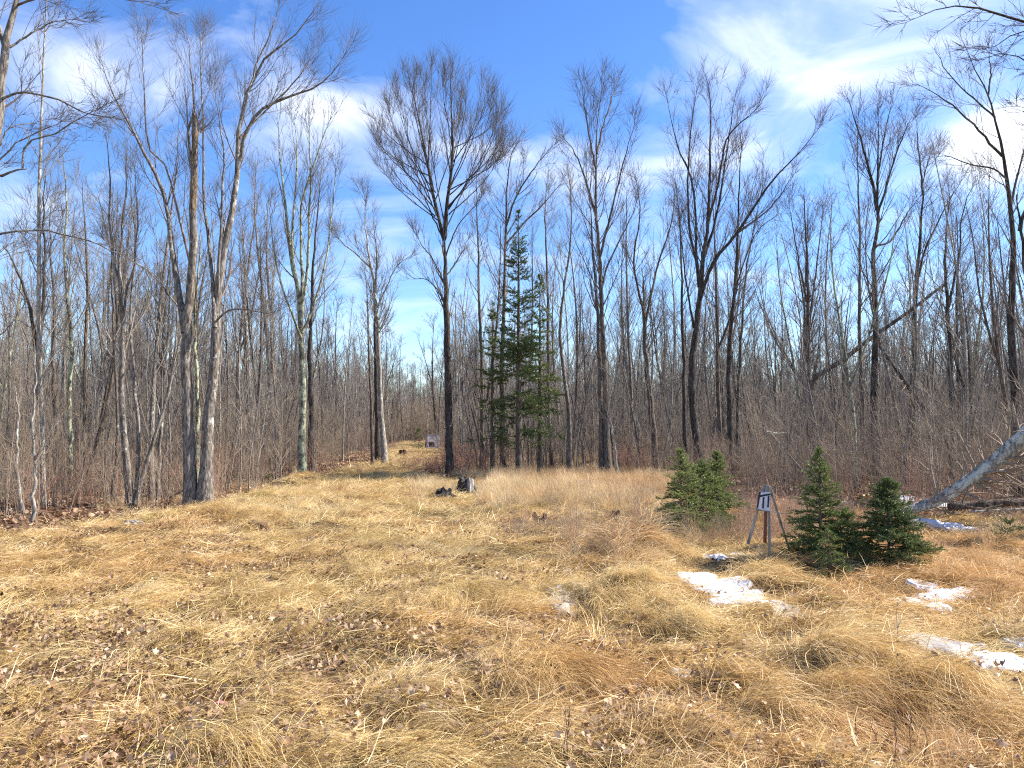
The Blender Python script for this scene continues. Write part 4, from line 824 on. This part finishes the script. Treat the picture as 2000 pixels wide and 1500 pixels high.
# far woods: one mass
n = 4600; y = np.sqrt(rng.uniform(56 ** 2, 190 ** 2, n)); x = rng.uniform(-.82, .82, n) * y; k = trail_clear(x, y, 0.2); x, y = x[k], y[k]; n = len(x); s = rng.uniform(.5, .85, n)
scatter('far_woods', 'distant bare hardwoods merging into one grey-brown mass behind the clearing', [a for a, h in LOWG], np.stack([x, y, hgt(x, y)], 1),
        np.stack([rng.normal(0, .04, n), rng.normal(0, .04, n), rng.uniform(0, 6.28, n)], 1), np.stack([s * rng.uniform(.9, 1.3, n)] * 2 + [s], 1), rng.integers(0, 5, n))
# underbrush
def whips(n, spread, Lmin, Lmax, r, side, sl, lean=.12, K=6, rs=.5):
    b = np.stack([rng.normal(0, spread, n), rng.normal(0, spread, n), np.full(n, -.05)], 1); d = norm(np.stack([rng.normal(0, lean, n), rng.normal(0, lean, n), np.ones(n)], 1)); Lb = rng.uniform(Lmin, Lmax, n); P = np.empty((n, K, 3)); P[:, 0] = b
    for k in range(1, K): P[:, k] = P[:, k - 1] + d * (Lb / (K - 1))[:, None]; d = norm(d + rng.normal(0, .07, (n, 3)))
    rr = r * rng.uniform(.6, 1.4, (n, 1)) * (1 - .72 * np.linspace(0, 1, K)[None]) * (Lb / Lmax)[:, None]
    A, ra = grow(P, rr, side, .2, .98, sl, .62, 5, .06, .12, .55, r * rs * .6, .4); B, rb = grow(A, ra, 4, .2, .95, sl * .45, .6, 3, .05, .1, .8, r * rs * .45, .4)
    return [(*tubes(P, rr, 4), 0), (*tubes(A, ra, 3), 0), (*tubes(B, rb, 3), 0)]
src = [mesh_obj('b', whips(6, .4, 1.2, 3.2, .010, 8, .75), [T_BRUSH], link=False) for i in range(5)]
src += [mesh_obj('b', whips(3, .6, 4, 8.5, .030, 14, .9, .06, 9, .25), [T_GREY if i % 2 else T_BROWN], link=False) for i in range(4)]
src += [mesh_obj('b', whips(12, .35, .6, 1.5, .007, 6, .4, .2), [T_BRUSH if i else T_RED], link=False) for i in range(3)]
def sees_box(x, y): return (np.abs(ucol(x, y) - 845) < 27) & (y > 27) & (y < 60)
def forest_pts(n, y0, y1, hx=.80, exd=0.):
    y = np.sqrt(rng.uniform(y0 * y0, y1 * y1, n)); x = rng.uniform(-hx, hx, n) * y
    k = ~in_poly(x, y - .3, FIELD) & (trail_clear(x, y, exd) | (y > 98)) & ~sees_box(x, y); return x[k], y[k]
X_, Y_, I_, S_ = [], [], [], []
def sc_add(n, y0, y1, lo, hi, s0, s1, cond=None, exd=0.):
    x, y = forest_pts(n, y0, y1, exd=exd)
    if cond is not None: k = cond(x, y); x, y = x[k], y[k]
    X_.append(x); Y_.append(y); I_.append(rng.integers(lo, hi, len(x))); S_.append(rng.uniform(s0, s1, len(x)))
sc_add(780, 14.5, 34, 0, 5, .6, 1.05, lambda x, y: (ucol(x, y) < 640) | (ucol(x, y) > 1480), .6)
sc_add(420, 24, 36, 0, 5, .40, .8, lambda x, y: (ucol(x, y) > 640) & ((ucol(x, y) < 950) | (rng.random(len(x)) < .45)), .6)
sc_add(2100, 30, 75, 0, 5, .7, 1.2, lambda x, y: ~((ucol(x, y) > 930) & (ucol(x, y) < 1480) & (y < 42) & (rng.random(len(x)) < .7)), .3)
sc_add(1500, 60, 110, 0, 5, 1.0, 1.6)
sc_add(5200, 100, 150, 0, 5, 1.5, 2.4, lambda x, y: np.abs(ucol(x, y) - 815) < 130, -9)
sc_add(300, 18, 34, 5, 9, .5, .95, lambda x, y: (ucol(x, y) < 600) | (ucol(x, y) > 1500), .6)
sc_add(2800, 28, 90, 5, 9, .55, 1.0, None, .4)
sc_add(650, 14.2, 34, 9, 12, .7, 1.2, lambda x, y: (ucol(x, y) < 640) | (ucol(x, y) > 1250), .5)
for (u0, u1, v0, v1, n) in ((1290, 1470, 985, 1075, 70), (1440, 1700, 1000, 1060, 90), (1000, 1130, 1020, 1060, 26), (1700, 2050, 1010, 1060, 60), (1180, 1300, 1005, 1050, 26)):
    u, v = rng.uniform(u0, u1, n), rng.uniform(v0, v1, n); g = np.array([G(a, b) for a, b in zip(u, v)]); k = ~on_snow(g[:, 0], g[:, 1], 1.4) & ~hides_low(g[:, 0], g[:, 1]); g = g[k]; X_.append(g[:, 0]); Y_.append(g[:, 1]); I_.append(rng.integers(9, 12, len(g))); S_.append(rng.uniform(.22, .5, len(g)))
x, y, ids, s = map(np.concatenate, (X_, Y_, I_, S_)); n = len(x)
scatter('underbrush', 'dense reddish brown bare brush and whips filling the woods below the trees', src, np.stack([x, y, hgt(x, y)], 1), np.stack([0 * x, 0 * x, rng.uniform(0, 6.28, n)], 1), np.stack([s] * 3, 1), ids)

# red-twigged shrubs by the trail and the central tree
shr = [mesh_obj('stems', whips(38, .38, .5, 1.15, .007, 7, .34, .35, 6, .6), [T_RED]).data for i in range(3)]
for o in list(C.objects):
    if o.name.startswith('stems') and o.parent is None: bpy.data.objects.remove(o)
for i, (u, Y, s, lab) in enumerate(((800, 29, .6, 'low dull red-twigged shrub at the trail side, leftmost of the red thicket'), (832, 27.5, .48, 'red-twigged shrub in front of the plywood box'), (864, 27.8, .62, 'red-twigged shrub at the left foot of the central tree'),
        (900, 27.4, 1.2, 'tall red-twigged shrub at the right foot of the central tree'), (925, 29, 1.1, 'red-twigged shrub between the central tree and the fir'), (846, 31, .52, 'red-twigged shrub behind the front ones, left of the central tree'),
        (905, 32, 1.2, 'red-twigged shrub farthest back behind the central tree'), (814, 34, .55, 'small reddish shrub beside the plywood box'), (1240, 30, 1.1, 'reddish shrub in woods left of the crooked tree'), (1222, 33, 1.2, 'reddish shrub behind the one left of the crooked tree'))):
    x = (u - 1000) / FPX * Y; o = bpy.data.objects.new('shrub', shr[i % 3]); C.objects.link(o); o.location = (x, Y, gz(x, Y)); o.rotation_euler = (0, 0, i * 1.3); o.scale = (s * 1.2, s * 1.2, s); tag(o, lab, 'shrub', 'red-twigged shrubs')

# ------------------------------------------------------------------ evergreens
def conifer(label, x, y, H, Rb, nb, t0=.04, droop=-.05, needle=.05, spacing=.06, mat=NEEDLE, group=None, gap=0., shape=.8, upt=.0, lean=(0, 0), trunk_r=.016, name='spruce', bmat=B_BROWN, rlow=1., fill=1.):
    z0 = gz(x, y); root = empty(name, (x, y, z0)); tag(root, label, 'tree', group)
    K = 16; t = np.linspace(0, 1, K); P = np.stack([lean[0] * t * H, lean[1] * t * H, t * H], 1); P[0, 2] = -.1; r = H * trunk_r * (1 - t * .93); V, F = rough_tube(P, r, 9, .05)
    mesh_obj('trunk', [(V, F, 0)], [bmat], parent=root)
    tt = t0 + (1 - t0) * rng.random(nb) ** (.78 if H > 4 else .9); tt = np.sort(tt)
    if gap: tt = tt[fbm(tt * 14, tt * 0 + 3, int(x * 10) + 5, 2) > gap]
    tt = np.concatenate([tt, rng.uniform(.82, .995, max(10, nb // 8))]); m = len(tt); az = rng.uniform(0, 6.28, m); Ln = Rb * (1 - tt) ** shape * rng.uniform(.5, 1.18, m) * np.where(tt < .25, rlow, 1) + .02 * H * (1 - tt) + .025 * (1 + (H > 4))
    el = (-.25 + .75 * tt + .65 * tt ** 6) + upt + rng.normal(0, .17, m); d = np.stack([np.cos(az) * np.cos(el), np.sin(az) * np.cos(el), np.sin(el)], 1)
    f = tt * (K - 1); i = np.minimum(f.astype(int), K - 2); f = (f - i)[:, None]; Q = np.empty((m, 8, 3)); Q[:, 0] = P[i] * (1 - f) + P[i + 1] * f
    for k in range(1, 8): Q[:, k] = Q[:, k - 1] + d * (Ln / 7)[:, None]; d = norm(d + [0, 0, droop + .05 * (k > 4)] + rng.normal(0, .04, (m, 3)))
    rq = (.004 + Ln * .010)[:, None] * (1 - .8 * np.linspace(0, 1, 8)[None])
    # twigs, mostly in the plane of the bough
    cnt = np.maximum(3, (Ln / spacing * fill)).astype(int); idx = np.repeat(np.arange(m), cnt); M = len(idx); s = rng.uniform(.18, 1, M); ff = s * 7; ii = np.minimum(ff.astype(int), 6); fr = (ff - ii)[:, None]
    b = Q[idx, ii] * (1 - fr) + Q[idx, ii + 1] * fr; T = norm(Q[idx, ii + 1] - Q[idx, ii]); side = norm(np.cross(T, [0, 0, 1])) * rng.choice([-1, 1], M)[:, None]
    a = rng.uniform(.5, 1.0, M)[:, None]; dd = norm(T * np.cos(a) + side * np.sin(a) + np.array([0, 0, 1]) * rng.normal(.03, .30, (M, 1))); tl = Ln[idx] * .42 * (1 - .55 * s) * rng.uniform(.6, 1.15, M) + needle * .7
    W = np.empty((M, 4, 3)); W[:, 0] = b
    for k in range(1, 4): W[:, k] = W[:, k - 1] + dd * (tl / 3)[:, None]; dd = norm(dd + rng.normal(0, .07, (M, 3)))
    rw = np.full((M, 4), needle * .045) * [1, .8, .6, .4]
    ps = [(*tubes(Q, rq, 4), 0), (*tubes(W, rw, 3), 0)]; mesh_obj('boughs', ps, [B_BROWN], parent=root)['kind'] = 'stuff'
    # needles
    cn = np.maximum(5, tl / (needle * .10)).astype(int); j = np.repeat(np.arange(M), cn); q = len(j); s = rng.uniform(0.02, 1, q); ff = s * 3; ii = np.minimum(ff.astype(int), 2); fr = (ff - ii)[:, None]
    b = W[j, ii] * (1 - fr) + W[j, ii + 1] * fr; T = norm(W[j, ii + 1] - W[j, ii]); rv = rng.normal(size=(q, 3)); rv[:, 2] += .25; pr = norm(rv - T * (rv * T).sum(1, keepdims=True))
    nd_ = norm(T * .75 + pr); nl_ = needle * rng.uniform(.55, 1.0, q)[:, None]; sv = norm(np.cross(nd_, rng.normal(size=(q, 3)))) * needle * .13
    V = np.stack([b - sv, b + sv, b + nd_ * nl_ + sv * .3], 1).reshape(-1, 3); F = np.arange(q * 3).reshape(-1, 3); mesh_obj('needles', [(V, F, 0)], [mat], parent=root, vcol=np.repeat(rng.random(q), 3), smooth=False)['kind'] = 'stuff'
    return root
def con_px(label, u, Y, vtop, halfpx, nb, **k):
    x = (u - 1000) / FPX * Y; H = px(u, vtop, Y)[2] - gz(x, Y); return conifer(label, x, Y, H, halfpx / FPX * Y, nb, **k)
con_px('tall dark green fir with a narrow spire right of the central tree', 1013, 26.8, 412, 84, 300, t0=.16, droop=-.035, needle=.075, spacing=.075, mat=NEEDLE_DK, gap=.36, shape=.85, name='fir', trunk_r=.013, fill=.9)
con_px('shorter green fir hugging the left side of the tall fir', 962, 27.6, 590, 52, 110, t0=.14, droop=-.05, needle=.085, spacing=.075, mat=NEEDLE_DK, gap=.4, shape=.8, name='fir')
con_px('olive green fir hugging the right side of the tall fir', 1055, 28.0, 540, 56, 115, t0=.16, droop=-.05, needle=.085, spacing=.075, mat=NEEDLE, gap=.42, shape=.75, name='fir')
con_px('knee-high green spruce beside the tall grass, leftmost of the small spruces', 1328, 11.6, 880, 64, 120, needle=.026, spacing=0.022, t0=.14, mat=NEEDLE, group='small spruces in the wet grass', shape=.7, upt=.1)
con_px('fuzzy green spruce just right of the leftmost small one', 1398, 12.6, 886, 58, 110, needle=.028, spacing=0.023, t0=.2, mat=NEEDLE, group='small spruces in the wet grass', shape=.6, upt=.15)
con_px('low green spruce filling the gap between the two left small spruces', 1366, 12.2, 905, 60, 110, needle=.027, spacing=.021, t0=.08, mat=NEEDLE, group='small spruces in the wet grass', shape=.6, upt=.15)
con_px('tall slim young spruce standing right of the target stand', 1597, 9.6, 878, 66, 170, needle=.024, spacing=0.019, t0=.06, mat=NEEDLE, group='small spruces in the wet grass', shape=.75, upt=.12, lean=(.0, 0))
con_px('bushy dark green spruce at the right, below the fallen trunk', 1728, 9.3, 940, 78, 170, needle=.026, spacing=0.019, t0=.03, mat=NEEDLE_DK, group='small spruces in the wet grass', shape=.7, upt=.12)
con_px('low green spruce seedling between the slim and the bushy spruce', 1650, 9.5, 1000, 50, 90, needle=.024, spacing=0.019, t0=.03, mat=NEEDLE, group='small spruces in the wet grass', shape=.6, upt=.1)
con_px('low spruce sprig at the foot of the slim young spruce', 1612, 8.9, 1040, 42, 60, needle=.022, spacing=0.019, t0=.05, mat=NEEDLE, group='small spruces in the wet grass', shape=.6, upt=.1)
con_px('tiny green spruce sprig at the wood edge left of the lichened tree', 527, 22.5, 930, 15, 18, needle=.04, spacing=.05, t0=.05, mat=NEEDLE, group='small spruces in the wet grass', shape=.6)
con_px('small far spruce at the end of the trail left of the plywood box', 818, 55, 838, 16, 26, needle=.10, spacing=.12, t0=.1, mat=NEEDLE_DK, shape=.7)
con_px('flat green spruce sprig at the right edge in front of the logs', 1965, 11.5, 1020, 40, 22, needle=.028, spacing=.04, t0=.05, mat=NEEDLE_DK, group='small spruces in the wet grass', shape=.5)

# ------------------------------------------------------------------ stumps
def stump(label, u, v, wpx, hpx, mats, split=None, jag=.35, roots=4, tiltx=0, hollow=False, name='stump'):
    g = G(u, v); r = wpx / FPX * g[1] * .5; H = hpx / FPX * g[1]; z0 = gz(g[0], g[1]) + .03; root = empty(name, (g[0], g[1], z0)); tag(root, label, 'stump')
    S = 18; K = 6; a = np.arange(S) / S * 2 * np.pi; tops = H * (1 - jag * rng.random(S)); tops = (tops + np.roll(tops, 1)) / 2
    rad = 1 + .12 * np.sin(a * 3 + u) + .13 * rng.normal(size=S); tops = tops * (1 - .35 * np.clip(np.sin(a * 2 + u), 0, 1)); V = []
    for k in range(K + 1):
        t = k / K; rj = 1 + .06 * rng.normal(size=S); V += [(r * rj[i] * rad[i] * (1 + .62 * (1 - t) ** 1.8) * math.cos(a[i]) + tiltx * t * H, r * rad[i] * (1 + .62 * (1 - t) ** 1.8) * math.sin(a[i]), -.06 + (tops[i] + .06) * t) for i in range(S)]
    V += [(r * rad[i] * .72 * math.cos(a[i]) + tiltx * H, r * rad[i] * .72 * math.sin(a[i]), tops[i] - .01) for i in range(S)]
    V += [(r * .5 * math.cos(a[i]), r * .5 * math.sin(a[i]), tops.mean() * (.35 if hollow else .8)) for i in range(S)]; V += [(0, 0, tops.mean() * (.3 if hollow else .8))]
    V = np.array(V); F = [[], []]
    for k in range(K + 2):
        for i in range(S):
            side = 1 if (split is not None and k < K + 1 and (-1.9 + split < ((a[i] + math.pi) % (2 * math.pi)) - math.pi < -.1)) else 0
            F[side].append((k * S + i, k * S + (i + 1) % S, (k + 1) * S + (i + 1) % S, (k + 1) * S + i))
    c = (K + 3) * S; T = [((K + 2) * S + i, (K + 2) * S + (i + 1) % S, c) for i in range(S)]
    o = mesh_obj('wood', [(V, np.array(F[0]), 0), (V, np.array(T), 0)], [mats[0]], parent=root, smooth=False)
    if F[1]: mesh_obj('pale_face', [(V * [1.02, 1.02, 1], np.array(F[1]), 0)], [mats[1]], parent=root, smooth=False)  # front right face set apart in a paler wood colour
    for k in range(roots):
        an = k / roots * 6.28 + u; d = np.array([math.cos(an), math.sin(an), 0]); L_ = r * rng.uniform(.9, 1.9); P = np.array([d * r * .6 + [0, 0, H * .28], d * (r + L_ * .35) + [0, 0, H * .12], d * (r + L_ * .8) + [0, 0, .02], d * (r + L_ * 1.2) + [0, 0, -.05]])
        V2, F2 = tubes(P[None], np.array([[r * .3, r * .24, r * .15, r * .06]]), 6); mesh_obj('root', [(V2, F2, 0)], [mats[0]], parent=root)
    return root
stump('low charred black stump with a notched top, left of the burnt pair', 867, 966, 25, 25, [CHAR, PALEWOOD], None, .5, 3, hollow=True)
stump('taller burnt stump, black on the left and white on the right', 911, 958, 26, 29, [CHAR, PALEWOOD], .55, .35, 5)
stump('ragged rotten brown stump in the grass right of the burnt pair', 1054, 1018, 26, 24, [ROT, ROT], None, .6, 5, hollow=True)
stump('dark rotten stump on the trail left of the plywood box', 787, 891, 14, 13, [ROT, ROT], None, .4, 3)
stump('low dark stump left of the trail beside the lichened tree', 703, 914, 14, 10, [ROT, ROT], None, .4, 3)
stump('small brown stump under the double-stemmed tree', 1129, 918, 16, 13, [ROT, ROT], None, .5, 4)
stump('low grey chewed stump at the left field edge', 254, 1024, 22, 8, [WOODGREY, ROT], None, .6, 3)
stump('dark mossy hummock-like stump in the straw, left of two', 502, 1040, 30, 15, [ROT, ROT], None, .5, 3)
stump('smaller dark hummock-like stump in the straw, right of two', 617, 1037, 18, 12, [ROT, ROT], None, .5, 3)
stump('dark stub at the back of the tall grass left of the small spruces', 1203, 1016, 14, 14, [ROT, ROT], None, .5, 3)
stump('black stub behind the burnt pair beside a rotten log', 905, 941, 9, 8, [CHAR, CHAR], None, .4, 2)
# short snag in front of fir
log('dead_stub', 'short dead snag standing in front of the fir on its right side', [(1050, 935), (1052, 912), (1055, 886)], 7, 5, 24, 24, B_DARK, 2, .3, 'stub')
log('rotten_log', 'dark rotten log lying behind the charred stump', [(868, 946), (885, 940), (900, 936)], 8, 6, 24, 24.3, ROT, 0)

# ------------------------------------------------------------------ target stand
def beam(name, a, b, w_, d_, mat, parent, org, roll=0.):
    a, b = np.array(a, float), np.array(b, float); T = norm(b - a); A = norm(np.cross(T, [0, 1, 0.001])); B = np.cross(A, T)
    if roll: A, B = A * math.cos(roll) + B * math.sin(roll), B * math.cos(roll) - A * math.sin(roll)
    V = []; K = 5
    for k in range(K):
        c = a + (b - a) * k / (K - 1); j = rng.normal(0, .0012, 2)
        for (sa, sb) in ((-1, -1), (1, -1), (1, 1), (-1, 1)): V.append(c + A * sa * (w_ / 2 + j[0]) + B * sb * (d_ / 2 + j[1]))
    F = []
    for k in range(K - 1):
        for i in range(4): F.append((k * 4 + i, k * 4 + (i + 1) % 4, k * 4 + 4 + (i + 1) % 4, k * 4 + 4 + i))
    F += [(3, 2, 1, 0), ((K - 1) * 4, (K - 1) * 4 + 1, (K - 1) * 4 + 2, (K - 1) * 4 + 3)]
    o = mesh_obj(name, [(np.array(V) - org, np.array(F), 0)], [mat], parent=parent, smooth=False)
    bv = o.modifiers.new('soft_edges', 'BEVEL'); bv.width = .003; bv.segments = 1; return o
YS = 9.55; bs = px(1503, 1092, YS); org = np.array([bs[0], YS, gz(bs[0], YS)])
st = empty('target_stand', org); tag(st, 'weathered wooden easel holding a white board with black painted bars', 'target stand')
p = lambda u, v, dy=0.: px(u, v, YS + dy)
beam('post', p(1504, 1105, 0), p(1500, 948, .0), .030, .034, WOODGREY, st, org)
beam('brace', p(1494, 1060, .06), p(1496, 960, .06), .035, .03, WOODRED, st, org)
beam('leg', p(1461, 1062, .12), p(1492, 952, .06), .032, .022, WOODGREY, st, org)
beam('leg', p(1545, 1085, .35), p(1503, 950, .05), .026, .022, WOODGREY, st, org)
beam('cross_stick', p(1457, 991, -.05), p(1529, 1003, -.05), .008, .008, WOODGREY, st, org)
# backing planks: trapezoid shape narrowing to the top
def plate(name, corners, thick, mat, parent, org, dy=0.):
    c = [p(u, v, dy) for u, v in corners]; n = len(c); V = c + [q + [0, thick, 0] for q in c]; F3 = []
    o = bpy.data.meshes.new(name); o.from_pydata([tuple(q - org) for q in V], [], [tuple(range(n)), tuple(range(2 * n - 1, n - 1, -1))] + [(i, i + n, (i + 1) % n + n, (i + 1) % n) for i in range(n)])
    o.materials.append(mat); o.update(); ob = bpy.data.objects.new(name, o); C.objects.link(ob); ob.parent = parent; return ob
plate('plank', [(1478, 996), (1486, 998), (1494.5, 948), (1492, 950)], .018, PLANK, st, org, -.012)
plate('plank', [(1487, 998), (1495, 1000), (1499.5, 947), (1495.5, 947)], .018, PLANK, st, org, -.014)
plate('plank', [(1496, 1000), (1504, 1001), (1506, 964), (1500.5, 947)], .018, PLANK, st, org, -.012)
plate('board', [(1479, 994), (1503.5, 998), (1505.5, 962), (1484.5, 961)], .008, PAPER, st, org, -.026)
plate('painted_bar', [(1477.5, 992.5), (1480.5, 993), (1486, 961), (1482.5, 961)], .002, BLACKPAINT, st, org, -.031)
plate('painted_bar', [(1481, 972), (1505, 966.5), (1505, 963.5), (1480.5, 968)], .002, BLACKPAINT, st, org, -.0335)
plate('painted_bar', [(1488.5, 993), (1492, 993.5), (1493, 971), (1490, 971)], .002, BLACKPAINT, st, org, -.031)
plate('painted_bar', [(1498.5, 991), (1501.5, 991.5), (1503, 968), (1500, 968)], .002, BLACKPAINT, st, org, -.031)

# ------------------------------------------------------------------ plywood box far down the trail
YB = 58.5; YS = YB
bx = px(849, 876, YB); zb = gz(bx[0], YB); org = np.array([bx[0], YB, zb]); bo = empty('shooting_blind', org, .38); tag(bo, 'small grey plywood box with a square black opening at the far end of the trail', 'plywood box')
def panel(name, u0, v0, u1, v1, dy, th, mat): return plate(name, [(u0, v1), (u1, v1), (u1, v0), (u0, v0)], th, mat, bo, org, dy)
panel('panel', 834.5, 850, 860.5, 863.5, 0, .03, PLY); panel('panel', 848.5, 864, 860.5, 877, 0, .03, PLY); panel('panel', 834.8, 864, 836.8, 874, 0, .03, PLY); panel('panel', 837, 872.5, 848.3, 876, 0, .03, PLY)
panel('interior', 834.8, 862, 860, 877, .5, .02, HOLE)  # dark sheet standing in for the shade behind the opening
for (a, b) in ((834.5, 835.3), (859.8, 860.6)): panel('side_wall', a, 850, b, 877, .035, .0, PLY) if False else None
plate('side_wall', [(835, 877), (836, 877), (836, 850.4), (835, 850.4)], .46, PLY, bo, org, .034); plate('side_wall', [(859, 877), (860, 877), (860, 850.4), (859, 850.4)], .46, PLY, bo, org, .034); plate('roof', [(834.5, 850), (860.5, 850), (860.5, 849.3), (834.5, 849.3)], .56, PLY, bo, org, -.02)
plate('white_strip', [(856, 873.6), (858.3, 873.6), (859, 867), (857, 867)], .02, WHITEW, bo, org, -.024); plate('door_flap', [(835.5, 872), (838, 872), (836, 866.5), (833.5, 868)], .02, WHITEW, bo, org, -.03)
YS = 57.2
tp_ = plate('blue_tarp', [(826.5, 882), (829, 879), (832, 874), (835.5, 871.5), (837, 875), (834, 879), (831, 882)], .12, TARP, None, np.zeros(3), 0.); tag(tp_, 'crumpled bright blue tarp slumped against the plywood box', 'tarp')
YS = 9.55
g = G(425, 1387); rb = mesh_obj('pink_ribbon', [(np.array([[-.05, 0, .05], [0, .012, .07], [.05, 0, .06], [.05, .025, .062], [0, .035, .075], [-.05, .02, .055]]), np.array([[0, 1, 4, 5], [1, 2, 3, 4]]), 0)], [PINK], loc=(0, 0, 0)); rb.location = (g[0], g[1], gz(g[0], g[1])); tag(rb, 'small scrap of pink ribbon lying in the foreground straw', 'ribbon')

STALK = simple('dry_stalk_skin', (.10, .05, .035), (.22, .12, .08), 12, .8)
for (u, v, hpx, lab) in ((1112, 1500, 120, 'dark reddish dry weed stalk at the bottom edge, centre'), (1100, 1475, 85, 'shorter reddish weed stalk beside the tall one at the bottom centre'), (1672, 1470, 110, 'dark dry stalk at the bottom right, leftmost of the group'),
        (1712, 1480, 100, 'second dark dry stalk of the bottom right group'), (1740, 1500, 115, 'third dark dry stalk of the bottom right group'), (1772, 1490, 130, 'tallest dark dry stalk of the bottom right group'), (1800, 1500, 100, 'last dark dry stalk of the bottom right group'),
        (1754, 1290, 130, 'tall pale thin stalk standing left of the cut-off snow patch'), (1065, 1290, 90, 'thin grey stalk standing in the mid field straw')):
    g = G(u, min(v, 1498)); H = hpx / FPX * g[1]; b = np.array([g[0], g[1], gz(g[0], g[1])]); P = np.stack([rng.normal(0, .006, 8).cumsum(), rng.normal(0, .006, 8).cumsum(), np.linspace(0, H, 8)], 1)
    A, ra = grow(P[None], np.full((1, 8), .0022), 9, .35, 1, H * .22, .5, 5, .15, .08, .7, .0012, .4); P[0, 2] = -.05
    root = empty('weed_stalk', b); tag(root, lab, 'weed', 'dry weed stalks'); m_ = B_PALE if ('pale' in lab or 'grey' in lab) else STALK
    V, F = tubes(P[None], np.linspace(.0032, .0014, 8)[None], 5); mesh_obj('stem', [(V, F, 0)], [m_], parent=root); V, F = tubes(A, ra, 3); q = mesh_obj('twigs', [(V, F, 0)], [m_], parent=root); q['kind'] = 'stuff'

# look-alikes among the wood's trees: say which one
seen = {}
for o in C.objects:
    if o.parent is None and o.name.startswith('bare_tree') and o.get('label'): seen.setdefault(o['label'], []).append(o)
for lab, os_ in seen.items():
    if len(os_) < 2: continue
    os_.sort(key=lambda o: o.location.x / o.location.y); nms = {2: ['left one', 'right one'], 3: ['left one', 'middle one', 'right one']}.get(len(os_), ['leftmost', 'second from left', 'third from left', 'fourth from left', 'fifth from left', 'sixth from left', 'seventh from left'][:len(os_) - 1] + ['rightmost'])
    for o, q in zip(os_, nms): a, b = lab.split(', ', 1); o['label'] = ' '.join(f'{a}, {q} {b}'.replace('second from left', 'second').replace('third from left', 'third').replace('fourth from left', 'fourth').replace('multi-limbed tree', 'dark tree').split()[:16])
